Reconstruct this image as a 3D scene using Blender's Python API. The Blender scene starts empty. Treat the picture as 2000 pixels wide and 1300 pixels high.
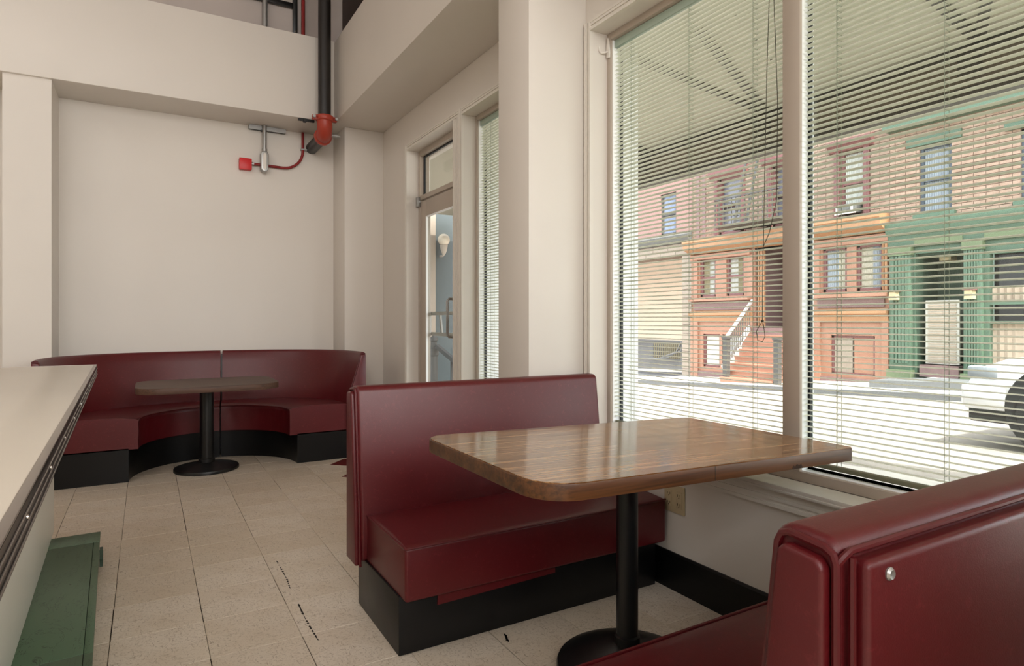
import bpy, bmesh, math, random
from mathutils import Vector, Matrix
random.seed(7)
PI = math.pi
S = bpy.context.scene
COL = S.collection

# ------------------------------------------------------------------ camera
cd = bpy.data.cameras.new('camera')
cam = bpy.data.objects.new('camera', cd); COL.objects.link(cam)
cam.location = (0.0, 0.0, 1.163)
cam.rotation_euler = (PI/2, 0, -math.radians(30.256))
cd.sensor_width = 36.0
cd.lens = 1224.0/2000.0*36.0
cd.shift_y = -0.0125
cd.clip_start = 0.02
cd.clip_end = 300
S.camera = cam

# ------------------------------------------------------------------ world, sun, fill lights, exposure
W_ = bpy.data.worlds.new('sky'); S.world = W_
W_.use_nodes = True
nt = W_.node_tree; nt.nodes.clear()
out = nt.nodes.new('ShaderNodeOutputWorld'); bg = nt.nodes.new('ShaderNodeBackground')
sky = nt.nodes.new('ShaderNodeTexSky'); sky.sky_type = 'NISHITA'; sky.sun_disc = False
sky.sun_elevation = math.radians(58); sky.sun_rotation = math.radians(180); sky.dust_density = 2.0; sky.ozone_density = 0.6
hs = nt.nodes.new('ShaderNodeHueSaturation'); hs.inputs['Saturation'].default_value = 0.25
nt.links.new(sky.outputs[0], hs.inputs['Color']); nt.links.new(hs.outputs[0], bg.inputs[0]); nt.links.new(bg.outputs[0], out.inputs[0])
bg.inputs[1].default_value = 1.2

def lamp(name, kind, loc, direction, energy, color=(1, 1, 1), size=None, size_y=None, angle=None):
    d = bpy.data.lights.new(name, kind); d.energy = energy; d.color = color
    if size is not None:
        d.shape = 'RECTANGLE'; d.size = size; d.size_y = size_y
    if angle is not None: d.angle = angle
    o = bpy.data.objects.new(name, d); COL.objects.link(o)
    o.location = loc
    o.rotation_euler = Vector(direction).to_track_quat('-Z', 'Y').to_euler()
    return o
lamp('sun', 'SUN', (0, -10, 20), (0.10, 0.50, -0.86), 9.0, (1.0, 0.96, 0.90), angle=math.radians(0.6))
# added fill lights standing in for unseen rear and side windows and ceiling lamps
lamp('rear_fill_light', 'AREA', (-0.6, -3.6, 3.4), (0, 1, -0.10), 175, (1.0, 0.985, 0.97), 4.6, 2.0)
lamp('side_fill_light', 'AREA', (1.90, -2.4, 2.2), (-1, 0.35, -0.10), 170, (1.0, 0.99, 0.98), 2.6, 1.6)
lamp('ceiling_fill_light', 'AREA', (-2.4, 2.4, 4.85), (-0.1, 0.45, -1), 48, (1.0, 0.98, 0.95), 2.4, 3.0)

S.view_settings.view_transform = 'Standard'
S.view_settings.look = 'None'
S.view_settings.gamma = 1.0
S.view_settings.use_curve_mapping = False
S.view_settings.exposure = 0.08
S.cycles.use_denoising = True
S.cycles.max_bounces = 10
S.cycles.diffuse_bounces = 6
S.cycles.glossy_bounces = 5
S.cycles.transparent_max_bounces = 24
S.cycles.sample_clamp_indirect = 6.0
S.cycles.caustics_reflective = False
S.cycles.caustics_refractive = False

# ------------------------------------------------------------------ materials
def srgb(r, g, b):
    f = lambda c: (c/255/12.92) if c/255 <= 0.04045 else ((c/255+0.055)/1.055)**2.4
    return (f(r), f(g), f(b), 1)
def fac(r, g, b):      # outdoor colours darkened to offset stronger sun and sky, albedo well below the swatch
    c = srgb(r, g, b); return (c[0]*0.66, c[1]*0.66, c[2]*0.66, 1)
class Mat:
    def __init__(s, name, color, rough=0.5, metal=0.0, spec=0.5, coat=0.0):
        s.m = bpy.data.materials.new(name); s.m.use_nodes = True
        s.t = s.m.node_tree; s.b = s.t.nodes['Principled BSDF']
        s.b.inputs['Base Color'].default_value = color
        s.b.inputs['Roughness'].default_value = rough
        s.b.inputs['Metallic'].default_value = metal
        s.b.inputs['Specular IOR Level'].default_value = spec
        s.b.inputs['Coat Weight'].default_value = coat
        s.color = color
    def n(s, kind, **kw):
        nd = s.t.nodes.new(kind)
        for k, v in kw.items():
            if k in nd.inputs: nd.inputs[k].default_value = v
            else: setattr(nd, k, v)
        return nd
    def l(s, a, b): s.t.links.new(a, b)
    def coords(s, scale=(1, 1, 1), rot=(0, 0, 0), kind='Object'):
        tc = s.n('ShaderNodeTexCoord'); mp = s.n('ShaderNodeMapping')
        mp.inputs['Scale'].default_value = scale; mp.inputs['Rotation'].default_value = rot
        s.l(tc.outputs[kind], mp.inputs[0]); return mp.outputs[0]
    def noise(s, vec, scale, detail=3, rough=0.55, dist=0.0):
        nd = s.n('ShaderNodeTexNoise', Scale=scale, Detail=detail, Roughness=rough, Distortion=dist)
        s.l(vec, nd.inputs['Vector']); return nd.outputs[0]
    def ramp(s, fac, stops):
        r = s.n('ShaderNodeValToRGB'); e = r.color_ramp.elements
        while len(e) < len(stops): e.new(0.5)
        for i, (p, c) in enumerate(stops): e[i].position = p; e[i].color = c
        s.l(fac, r.inputs[0]); return r.outputs[0]
    def mix(s, fac, a, b, mode='MIX'):
        m = s.n('ShaderNodeMix', data_type='RGBA', blend_type=mode)
        if isinstance(fac, float): m.inputs[0].default_value = fac
        else: s.l(fac, m.inputs[0])
        for i, q in ((6, a), (7, b)):
            if isinstance(q, tuple): m.inputs[i].default_value = q
            else: s.l(q, m.inputs[i])
        return m.outputs[2]
    def base(s, o): s.l(o, s.b.inputs['Base Color']); return s
    def rough(s, fac, a, b):
        m = s.n('ShaderNodeMapRange'); m.inputs[3].default_value = a; m.inputs[4].default_value = b
        s.l(fac, m.inputs[0]); s.l(m.outputs[0], s.b.inputs['Roughness']); return s
    def bump(s, h, strength=0.1, dist=0.01):
        b = s.n('ShaderNodeBump', Strength=strength, Distance=dist); s.l(h, b.inputs['Height']); s.l(b.outputs[0], s.b.inputs['Normal']); return s
BLACK = (0, 0, 0, 1); WHITE = (1, 1, 1, 1)
def dark(c, k): return (c[0]*k, c[1]*k, c[2]*k, 1)
def simple(name, color, rough=0.5, metal=0.0, var=0.12, scale=6.0, bump=0.0, bscale=60.0, coat=0.0, spec=0.5):
    m = Mat(name, color, rough, metal, spec, coat)
    v = m.coords()
    n = m.noise(v, scale, 4)
    m.base(m.mix(n, dark(color, 1-var), dark(color, 1+var*0.6)))
    if bump: m.bump(m.noise(v, bscale, 2), bump, 0.004)
    return m.m

def make_wall_paint(name, color):
    m = Mat(name, color, 0.5)
    v = m.coords()
    a = m.noise(v, 1.3, 3); c = m.mix(a, dark(color, 0.955), dark(color, 1.03))
    m.base(c); m.rough(m.noise(v, 3.0, 2), 0.42, 0.6)
    m.bump(m.noise(v, 160, 2), 0.06, 0.002)
    return m.m
M = {}
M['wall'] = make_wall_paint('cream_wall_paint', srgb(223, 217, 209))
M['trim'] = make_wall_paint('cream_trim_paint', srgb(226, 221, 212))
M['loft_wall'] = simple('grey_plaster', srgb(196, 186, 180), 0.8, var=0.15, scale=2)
M['frame'] = simple('taupe_aluminium', srgb(182, 170, 157), 0.42, var=0.05)
M['white_daylit_frame'] = simple('white_daylit_aluminium', srgb(248, 250, 250), 0.4, var=0.02)  # white reveals; also daylight painted onto the taupe frame's sides and sill
M['gasket'] = simple('dark_gasket', srgb(22, 26, 30), 0.6)
M['dark_brown_wood'] = simple('dark_brown_timber', srgb(52, 36, 28), 0.7, var=0.4, scale=9)

def make_vinyl():
    m = Mat('burgundy_vinyl', srgb(90, 18, 24), 0.42)
    v = m.coords()
    a = m.noise(v, 3.0, 4)
    base = m.mix(a, srgb(76, 9, 15), srgb(93, 15, 22))
    fine = m.noise(v, 55, 5, 0.7, 0.6)
    scr = m.ramp(fine, [(0.56, BLACK), (0.80, WHITE)])
    m.base(m.mix(scr, base, srgb(112, 36, 41)))
    m.rough(a, 0.33, 0.45); m.b.inputs['Sheen Weight'].default_value = 0.0; m.b.inputs['Specular IOR Level'].default_value = 0.5
    vo = m.n('ShaderNodeTexVoronoi', Scale=420.0); m.l(v, vo.inputs['Vector'])
    m.bump(vo.outputs[0], 0.10, 0.0012)
    return m.m
M['vinyl'] = make_vinyl()
M['piping'] = simple('burgundy_welt', srgb(84, 12, 19), 0.4, var=0.1)

def make_black_paint():
    m = Mat('black_painted_wood', srgb(10, 10, 11), 0.34, spec=0.35)
    v = m.coords()
    sc = m.noise(m.coords((3, 3, 22)), 7, 6, 0.75, 1.0)
    m.base(m.mix(m.ramp(sc, [(0.70, BLACK), (0.76, WHITE)]), srgb(9, 9, 10), srgb(40, 39, 37)))
    m.rough(m.noise(v, 5, 4), 0.3, 0.46)
    return m.m
M['black'] = make_black_paint()
M['black_metal'] = simple('black_cast_metal', srgb(13, 13, 14), 0.36, var=0.5, scale=30)
M['worn_black_pipe'] = simple('black_iron_pipe', srgb(30, 26, 23), 0.42, var=0.6, scale=9, bump=0.1, bscale=40)
M['red_iron'] = simple('red_oxide_iron', srgb(166, 58, 40), 0.42, var=0.15, scale=12)
M['red_conduit'] = simple('red_painted_conduit', srgb(138, 22, 22), 0.4, var=0.3, scale=25)
M['red_box'] = simple('bright_red_enamel', srgb(206, 26, 30), 0.4, var=0.06)
M['galvanised'] = simple('galvanised_steel', srgb(172, 172, 170), 0.38, 0.75, var=0.2, scale=25)
M['chrome'] = simple('chrome', srgb(225, 225, 222), 0.16, 1.0, var=0.03)
M['white_plastic'] = simple('white_plastic', srgb(228, 222, 214), 0.4, var=0.03)
M['beige_plastic'] = simple('beige_plastic', srgb(196, 180, 146), 0.4, var=0.03)
M['dark_slot'] = simple('dark_slot', srgb(30, 26, 22), 0.7)

def make_walnut(name, c1, c2, c3, rough, axis=0, fine=1.0, coat=0.0):
    m = Mat(name, c1, rough, coat=coat)
    sc = [26, 26, 26]; sc[axis] = 0.9
    v = m.coords(tuple(sc))
    a = m.noise(v, 1.0*fine, 5, 0.6, 0.9)
    sc2 = [95, 95, 95]; sc2[axis] = 2.2
    b = m.noise(m.coords(tuple(sc2)), 1.0*fine, 3, 0.6, 0.2)
    c = m.mix(m.ramp(a, [(0.30, BLACK), (0.68, WHITE)]), c1, c2)
    m.base(m.mix(m.ramp(b, [(0.44, BLACK), (0.72, WHITE)]), c, c3))
    return m
wt = make_walnut('walnut_laminate', srgb(84, 52, 28), srgb(140, 98, 60), srgb(190, 150, 108), 0.17, coat=0.22)
wt.b.inputs['Coat Roughness'].default_value = 0.10
wt.rough(wt.noise(wt.coords(), 9, 3), 0.10, 0.18); M['walnut'] = wt.m
M['walnut_edge'] = make_walnut('walnut_edge_band', srgb(74, 44, 24), srgb(112, 72, 40), srgb(58, 36, 22), 0.38).m
we = make_walnut('worn_brown_laminate', srgb(72, 46, 32), srgb(92, 62, 44), srgb(60, 40, 28), 0.55, fine=1.4); M['worn_wood'] = we.m
M['chip'] = simple('exposed_chipboard', srgb(58, 40, 28), 0.9, var=0.5, scale=120)

def make_tile():
    m = Mat('vinyl_floor_tile', srgb(200, 186, 168), 0.36)
    v = m.coords((16, 44, 44), (0, 0, 0.35), 'Object')
    a = m.noise(v, 3.2, 4, 0.65, 1.4)
    v2 = m.coords((44, 16, 44), (0, 0, -0.5), 'Object')
    b = m.noise(v2, 3.0, 4, 0.65, 1.2)
    info = m.n('ShaderNodeObjectInfo')
    tint = m.mix(info.outputs['Random'], srgb(213, 200, 182), srgb(226, 215, 200))
    c = m.mix(m.ramp(a, [(0.54, BLACK), (0.66, WHITE)]), tint, srgb(166, 148, 126))
    c = m.mix(m.ramp(b, [(0.57, BLACK), (0.68, WHITE)]), c, srgb(150, 132, 112))
    lv = m.coords((1, 1, 1), kind='Generated')
    big = m.noise(m.coords(), 5.0, 4)
    c = m.mix(m.ramp(big, [(0.42, BLACK), (0.9, WHITE)]), c, srgb(208, 192, 170))
    m.base(c); m.rough(big, 0.28, 0.45)
    return m.m
M['tile'] = make_tile()
M['tile_red'] = simple('dark_red_tile', srgb(104, 26, 24), 0.4, var=0.1)
M['subfloor'] = simple('tile_joint', srgb(46, 38, 30), 0.9)
M['scuff'] = simple('black_rubber_scuff', srgb(34, 29, 25), 0.8)
M['laminate_top'] = simple('cream_laminate', srgb(206, 196, 181), 0.27, var=0.03, scale=2)
M['counter_front'] = simple('off_white_panel', srgb(238, 238, 231), 0.42, var=0.05, scale=3)
M['black_ridge'] = simple('black_edge_trim', srgb(20, 18, 18), 0.3)
M['alu_ridge'] = simple('dull_aluminium', srgb(168, 160, 152), 0.35, 0.8, var=0.1)
def make_green():
    m = Mat('green_painted_plywood', srgb(66, 88, 66), 0.42)
    v = m.coords()
    a = m.noise(v, 4, 4)
    c = m.mix(a, srgb(72, 100, 76), srgb(90, 116, 90))
    mu = m.noise(m.coords((1.4, 0.5, 1)), 3.2, 6, 0.7, 1.8)
    cr = m.ramp(mu, [(0.494, BLACK), (0.4995, WHITE), (0.505, BLACK)])
    c = m.mix(cr, c, srgb(30, 42, 32))
    sp = m.n('ShaderNodeTexVoronoi', Scale=17.0); m.l(v, sp.inputs['Vector'])
    c = m.mix(m.ramp(sp.outputs[0], [(0.05, WHITE), (0.09, BLACK)]), c, srgb(28, 36, 28))
    m.base(c); m.bump(mu, 0.05, 0.002)
    return m.m
M['green_ply'] = make_green()
M['head_rail'] = simple('canopy_tinted_head_rail', srgb(168, 186, 172), 0.4, var=0.02)  # green reflected from the canopy is put into the rail colour
M['slat'] = simple('pale_green_slat_enamel', srgb(238, 242, 228), 0.36, var=0.01)
M['cord'] = simple('pale_green_cord', srgb(150, 160, 142), 0.8)
M['dark_cord'] = simple('dark_cord', srgb(70, 70, 56), 0.8)
M['rail_olive'] = simple('olive_bottom_rail', srgb(120, 122, 100), 0.4)

def make_glass(name, tint, refl=1.0):
    m = bpy.data.materials.new(name); m.use_nodes = True; t = m.node_tree; t.nodes.clear()
    o = t.nodes.new('ShaderNodeOutputMaterial'); mx = t.nodes.new('ShaderNodeMixShader')
    tr = t.nodes.new('ShaderNodeBsdfTransparent'); gl = t.nodes.new('ShaderNodeBsdfGlossy'); lw = t.nodes.new('ShaderNodeLayerWeight'); pw = t.nodes.new('ShaderNodeMath'); fr = t.nodes.new('ShaderNodeMath')
    tr.inputs[0].default_value = tint; gl.inputs['Roughness'].default_value = 0.02; lw.inputs[0].default_value = 0.5; pw.operation = 'POWER'; pw.inputs[1].default_value = 5.0; fr.operation = 'MULTIPLY_ADD'; fr.inputs[1].default_value = 0.45; fr.inputs[2].default_value = 0.03
    t.links.new(lw.outputs['Facing'], pw.inputs[0]); t.links.new(pw.outputs[0], fr.inputs[0])
    t.links.new(fr.outputs[0], mx.inputs[0]); t.links.new(tr.outputs[0], mx.inputs[1]); t.links.new(gl.outputs[0], mx.inputs[2]); t.links.new(mx.outputs[0], o.inputs[0])
    return m
M['glass'] = make_glass('window_glass', (0.95, 0.97, 0.96, 1))
# outdoors
M['asphalt'] = simple('sun_bleached_road', srgb(150, 141, 131), 0.9, var=0.18, scale=3, bump=0.2, bscale=30)
M['dark_asphalt'] = simple('dark_asphalt', fac(92, 92, 94), 0.9, var=0.25, scale=6)
M['concrete'] = simple('pale_sidewalk_concrete', srgb(205, 198, 188), 0.85, var=0.1, scale=2)
M['grey_concrete'] = simple('grey_concrete', fac(132, 132, 132), 0.85, var=0.15, scale=3)
def mbrick(name, a, b):
    m = Mat(name, a, 0.85); v = m.coords((0.5, 5.0, 15.4))
    vo = m.n('ShaderNodeTexWhiteNoise', noise_dimensions='3D')
    sn = m.n('ShaderNodeVectorMath', operation='FLOOR'); m.l(v, sn.inputs[0]); m.l(sn.outputs[0], vo.inputs[0])
    m.base(m.mix(vo.outputs[0], a, b)); return m.m
M['tan_brick'] = mbrick('tan_pink_brick', fac(190, 156, 135), fac(204, 172, 152))
M['mortar'] = simple('brick_mortar', fac(150, 124, 106), 0.9)
M['brown_brick'] = mbrick('brown_pink_brick', fac(178, 148, 130), fac(192, 162, 144))
M['pink_plaster'] = simple('pink_wall', fac(182, 142, 134), 0.85, var=0.08, scale=3)
M['salmon'] = simple('salmon_paint', fac(192, 140, 114), 0.6, var=0.07, scale=3)
M['orange_trim'] = simple('orange_tan_paint', fac(200, 148, 106), 0.55, var=0.06, scale=3)
M['red_trim'] = simple('dusky_red_paint', fac(140, 88, 86), 0.55, var=0.08)
M['mauve'] = simple('mauve_paint', fac(150, 118, 114), 0.6, var=0.06)
M['green_paint'] = simple('sage_green_paint', fac(98, 124, 102), 0.6, var=0.08, scale=4)
M['green_dark'] = simple('deep_green_paint', fac(72, 96, 78), 0.6, var=0.08, scale=4)
M['green_olive'] = simple('olive_green_paint', fac(122, 136, 100), 0.6, var=0.08)
M['beige_panel'] = simple('pale_peach_wall', fac(240, 218, 194), 0.8, var=0.03)
M['stone'] = simple('grey_tan_stone', fac(184, 168, 152), 0.9, var=0.14, scale=4, bump=0.2, bscale=20)
M['grey_cornice'] = simple('grey_cornice_paint', fac(118, 118, 114), 0.7)
M['far_glass'] = simple('far_dark_glass', fac(56, 60, 68), 0.12, var=0.1)
M['black_glass'] = simple('unlit_shop_glass', srgb(26, 24, 28), 0.15)
M['lilac_glass'] = simple('shaded_sash_glass', fac(134, 134, 146), 0.2, var=0.08)
M['blue_frame'] = simple('slate_blue_paint', fac(92, 102, 114), 0.6)
M['curtain_blue'] = simple('blue_grey_curtain', fac(182, 190, 198), 0.9, var=0.05)
M['curtain_white'] = simple('white_curtain', fac(222, 222, 214), 0.9, var=0.05)
M['curtain_cream'] = simple('cream_curtain', fac(214, 206, 186), 0.9, var=0.05)
M['curtain_olive'] = simple('olive_striped_curtain', fac(168, 156, 122), 0.9, var=0.05)
M['curtain_beige'] = simple('beige_curtain', fac(208, 186, 164), 0.9, var=0.05)
M['floral'] = simple('blue_floral_lace', fac(176, 188, 216), 0.9, var=0.35, scale=9)
M['white_panel'] = simple('cream_white_board', fac(232, 226, 212), 0.7, var=0.04)
M['iron_grey'] = simple('dark_grey_iron', fac(90, 88, 84), 0.6, var=0.2)
M['white_paint'] = simple('white_gloss_paint', fac(236, 234, 230), 0.5, var=0.03)
M['canopy_soffit'] = simple('cream_canopy_boards', srgb(186, 180, 162), 0.7, var=0.05, scale=2)
M['olive_dark'] = simple('dark_olive_steel', fac(64, 58, 44), 0.6)
M['canopy_fascia'] = simple('olive_fascia_boards', fac(146, 132, 110), 0.7)
M['blue_wall'] = simple('blue_grey_wall', fac(88, 97, 98), 0.7, var=0.04)
M['globe'] = simple('opal_globe', srgb(226, 214, 196), 0.25, var=0.02)
M['car_white'] = simple('white_car_paint', srgb(228, 230, 234), 0.25, var=0.02, coat=0.5)
M['tyre'] = simple('tyre_rubber', srgb(40, 40, 42), 0.7)
M['amber'] = simple('amber_lens', fac(206, 120, 50), 0.25)
M['tan_cap'] = simple('cream_sconce_shade', fac(232, 210, 166), 0.5)

# ------------------------------------------------------------------ mesh builder
class MB:
    def __init__(s): s.v = []; s.f = []
    def add(s, vs, fs):
        k = len(s.v); s.v += [tuple(p) for p in vs]; s.f += [tuple(i+k for i in f) for f in fs]; return s
    def box(s, x0, x1, y0, y1, z0, z1):
        x0, x1 = min(x0, x1), max(x0, x1); y0, y1 = min(y0, y1), max(y0, y1); z0, z1 = min(z0, z1), max(z0, z1)
        return s.add([(x0,y0,z0),(x1,y0,z0),(x1,y1,z0),(x0,y1,z0),(x0,y0,z1),(x1,y0,z1),(x1,y1,z1),(x0,y1,z1)],
                     [(0,3,2,1),(4,5,6,7),(0,1,5,4),(1,2,6,5),(2,3,7,6),(3,0,4,7)])
    def prism(s, poly, axis, a0, a1):
        n = len(poly)
        def P(p, a):
            if axis == 'x': return (a, p[0], p[1])
            if axis == 'y': return (p[0], a, p[1])
            return (p[0], p[1], a)
        vs = [P(p, a0) for p in poly] + [P(p, a1) for p in poly]
        fs = [tuple(range(n))[::-1], tuple(range(n, 2*n))] + [(i, (i+1) % n, n+(i+1) % n, n+i) for i in range(n)]
        return s.add(vs, fs)
    def bar(s, a, b, w, h=None, up=(0, 0, 1)):
        h = w if h is None else h
        a, b = Vector(a), Vector(b); d = (b-a).normalized(); u = Vector(up)
        if abs(d.dot(u)) > 0.98: u = Vector((0, 1, 0))
        r = d.cross(u).normalized(); u = r.cross(d).normalized()
        vs = []
        for p in (a, b):
            for i, j in ((-1,-1),(1,-1),(1,1),(-1,1)): vs.append(p + r*(w/2*i) + u*(h/2*j))
        return s.add(vs, [(0,1,2,3),(7,6,5,4),(0,4,5,1),(1,5,6,2),(2,6,7,3),(3,7,4,0)])
    def tube(s, path, r, n=8, closed=False):
        path = [Vector(p) for p in path]; m = len(path)
        rs = r if isinstance(r, (list, tuple)) else [r]*m
        k = len(s.v); prev = None
        for i, p in enumerate(path):
            if closed: d = path[(i+1) % m]-path[i-1]
            else: d = (path[min(i+1, m-1)]-path[max(i-1, 0)])
            d.normalize()
            if prev is None:
                u = Vector((0, 0, 1)) if abs(d.z) < 0.9 else Vector((1, 0, 0))
                u = (u - d*u.dot(d)).normalized()
            else:
                u = (prev - d*prev.dot(d)).normalized()
            prev = u; w = d.cross(u)
            for j in range(n):
                a = 2*PI*j/n; s.v.append(tuple(p + (u*math.cos(a)+w*math.sin(a))*rs[i]))
        for i in range(m if closed else m-1):
            for j in range(n):
                a0 = k+i*n+j; a1 = k+i*n+(j+1) % n; b0 = k+((i+1) % m)*n+j; b1 = k+((i+1) % m)*n+(j+1) % n
                s.f.append((a0, a1, b1, b0))
        if not closed:
            s.f.append(tuple(range(k, k+n))[::-1]); s.f.append(tuple(range(k+(m-1)*n, k+m*n)))
        return s
    def lathe(s, prof, c, n=32, axis='z'):
        k = len(s.v); m = len(prof)
        for (r, h) in prof:
            for j in range(n):
                a = 2*PI*j/n; p, q = r*math.cos(a), r*math.sin(a)
                if axis == 'z': s.v.append((c[0]+p, c[1]+q, c[2]+h))
                elif axis == 'y': s.v.append((c[0]+q, c[1]+h, c[2]+p))
                else: s.v.append((c[0]+h, c[1]+p, c[2]+q))
        for i in range(m-1):
            for j in range(n):
                s.f.append((k+i*n+j, k+i*n+(j+1) % n, k+(i+1)*n+(j+1) % n, k+(i+1)*n+j))
        s.f.append(tuple(range(k, k+n))[::-1]); s.f.append(tuple(range(k+(m-1)*n, k+m*n)))
        return s
    def sweep(s, rings):
        n = len(rings[0]); k = len(s.v)
        for r in rings: s.v += [tuple(p) for p in r]
        for i in range(len(rings)-1):
            for j in range(n):
                s.f.append((k+i*n+j, k+i*n+(j+1) % n, k+(i+1)*n+(j+1) % n, k+(i+1)*n+j))
        s.f.append(tuple(range(k, k+n))[::-1]); s.f.append(tuple(range(k+(len(rings)-1)*n, k+len(rings)*n)))
        return s
    def sphere(s, c, r, n=20, sz=1.0):
        prof = [(max(r*math.sin(PI*i/12), 0.0005), -r*sz*math.cos(PI*i/12)) for i in range(13)]
        return s.lathe(prof, c, n)
    def curtain(s, x, y0, y1, z0, z1, amp=0.03, n=18, th=0.01):
        pts = []
        for i in range(n*2+1):
            t = i/(n*2); pts.append((x + amp*(1 if i % 2 else -1)*random.uniform(0.5, 1), y0+(y1-y0)*t))
        k = len(s.v)
        for (px, py) in pts: s.v += [(px, py, z0), (px, py, z1), (px+th, py, z1), (px+th, py, z0)]
        for i in range(len(pts)-1):
            a = k+i*4; b = a+4
            for j in range(4): s.f.append((a+j, a+(j+1) % 4, b+(j+1) % 4, b+j))
        s.f.append((k, k+1, k+2, k+3)); e = k+(len(pts)-1)*4; s.f.append((e+3, e+2, e+1, e))
        return s

ORG = {}
def link(name, mesh, parent=None, loc=(0, 0, 0)):
    o = bpy.data.objects.new(name, mesh); COL.objects.link(o); o.location = loc
    if parent: o.parent = parent
    return o
def obj(name, mb, mat, parent=None, bevel=0.0, seg=2, smooth=35, local=False, limit=40):
    me = bpy.data.meshes.new(name)
    if parent is not None: org = Vector((0, 0, 0)) if local else ORG[parent.name]
    else:
        xs, ys, zs = zip(*mb.v); org = Vector(((min(xs)+max(xs))/2, (min(ys)+max(ys))/2, min(zs)))
    me.from_pydata([tuple(Vector(p)-org) for p in mb.v], [], mb.f)
    bm = bmesh.new(); bm.from_mesh(me)
    bmesh.ops.recalc_face_normals(bm, faces=bm.faces)
    if bevel > 0:
        es = [e for e in bm.edges if e.is_manifold and e.calc_face_angle(0) > math.radians(limit)]
        bmesh.ops.bevel(bm, geom=es, offset=bevel, segments=seg, profile=0.5, affect='EDGES', clamp_overlap=True)
    for f in bm.faces: f.smooth = True
    bm.to_mesh(me); bm.free()
    me.set_sharp_from_angle(angle=math.radians(smooth))
    me.materials.append(mat)
    o = link(name, me, parent, (0, 0, 0) if parent is not None else org)
    ORG[o.name] = org
    return o
def tag(o, label=None, cat=None, group=None, kind=None):
    if label: o['label'] = label
    if cat: o['category'] = cat
    if group: o['group'] = group
    if kind: o['kind'] = kind
    return o
def thing(name, loc, label, cat, group=None, rz=0.0, kind=None):
    o = bpy.data.objects.new(name, None); COL.objects.link(o); o.location = loc; o.rotation_euler = (0, 0, rz)
    o.empty_display_size = 0.1
    ORG[o.name] = Vector(loc); return tag(o, label, cat, group, kind)
def struct(name, loc):
    o = bpy.data.objects.new(name, None); COL.objects.link(o); o.location = loc; ORG[o.name] = Vector(loc); o['kind'] = 'structure'; return o
def wallobj(name, mb, mat, **kw):
    return tag(obj(name, mb, mat, **kw), kind='structure')
def copy_tree(o, parent=None):
    c = o.copy(); COL.objects.link(c)
    if parent: c.parent = parent
    for ch in list(o.children): copy_tree(ch, c)
    return c

# ================================================================== THE ROOM
XW = 1.972      # inner face of the window wall
YB = 6.245      # recessed face of the back wall
ZC = 5.2
floor = wallobj('floor', MB().box(-5.5, XW, -3.9, YB, -0.25, -0.004), M['subfloor'])
tm = bpy.data.meshes.new('floor_tile')
hb = 0.1525; bv = 0.0012
tm.from_pydata([(-hb,-hb,-.004),(hb,-hb,-.004),(hb,hb,-.004),(-hb,hb,-.004),(-hb,-hb,-bv),(hb,-hb,-bv),(hb,hb,-bv),(-hb,hb,-bv),
                (-hb+bv,-hb+bv,0),(hb-bv,-hb+bv,0),(hb-bv,hb-bv,0),(-hb+bv,hb-bv,0)], [],
               [(0,1,5,4),(1,2,6,5),(2,3,7,6),(3,0,4,7),(4,5,9,8),(5,6,10,9),(6,7,11,10),(7,4,8,11),(8,9,10,11)])
tm.materials.append(M['tile'])
fo = ORG[floor.name]
ix = [-0.114+0.305*k for k in range(-4, 8)]
iy = [2.69+0.305*k for k in range(-9, 12)]
cnt = 0
for a in ix:
    for b in iy:
        cx, cy = a+hb, b+hb
        if cx+hb > XW+0.002 + 0.13 or cy+hb > YB+0.12: continue
        if cx < -0.75 and cy < 3.9: continue
        cnt += 1
        if cnt > 232: break
        t = link('floor_tile', tm, floor, (cx-fo.x, cy-fo.y, 0.004-fo.z-0.004 + random.uniform(-0.0004, 0.0)))
        w = random.choice([0.0004, 0.0008, 0.0014, 0.0020])
        sx = 1-w/hb*0.9; sy = 1-random.choice([0.0005, 0.0010, 0.0016])/hb*0.9
        ex = max(0, cx+hb-XW); ey = max(0, cy+hb-YB)
        t.scale = (sx if ex == 0 else (2*hb-ex)/(2*hb), sy if ey == 0 else (2*hb-ey)/(2*hb), 1)
        t.location.x -= ex/2; t.location.y -= ey/2
        t.rotation_euler = (0, 0, random.choice([0, 0, PI]) if ex == 0 and ey == 0 else 0)
rest = obj('floor_tiles_behind_the_counter', MB().box(-5.5, -1.34, -3.9, YB, -0.004, -0.0006).box(-1.34, XW, -3.9, -0.06, -0.004, -0.0006).box(-1.34, -0.42, -0.06, 3.88, -0.004, -0.0006), M['tile'], floor); rest['kind'] = 'stuff'
for (cx, cy) in ((1.435, 5.10), (1.41, 4.66)):
    q = 0.156
    obj('diamond_tile', MB().prism([(cx-q, cy), (cx, cy-q), (cx+q, cy), (cx, cy+q)], 'z', -0.001, 0.0012), M['tile_red'], floor)

# window wall, pierced by the big window, the sidelight and the door
XO = 2.26
Z0, Z1 = 0.575, 2.638
W1a, W1b = -1.62, 2.557     # big window
W2a, W2b = 2.97, 4.062      # sidelight
Da, Db = 4.212, 5.163       # door
mb = MB()
mb.box(XW, XO, -3.9, W1a, -0.25, Z1).box(XW, XO, W1a, W1b, -0.25, Z0-0.025).box(XW, XO, W1b, W2a, -0.25, Z1)
mb.box(XW, XO, W2a, W2b, -0.25, Z0-0.025).box(XW, XO, W2b, Da, -0.25, Z1).box(XW, 2.165, Db, YB+0.4, -0.25, Z1).box(XW, XO, -3.9, YB+0.4, Z1, ZC).box(XW, XO, Da, Db, -0.25, -0.02)
wallobj('wall_right', mb, M['wall'])
wallobj('wall_back', MB().box(-5.5, XW, YB, YB+0.3, -0.25, 3.3).box(-0.905, -0.615, 5.80, YB, -0.004, 2.99), M['wall'])
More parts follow.
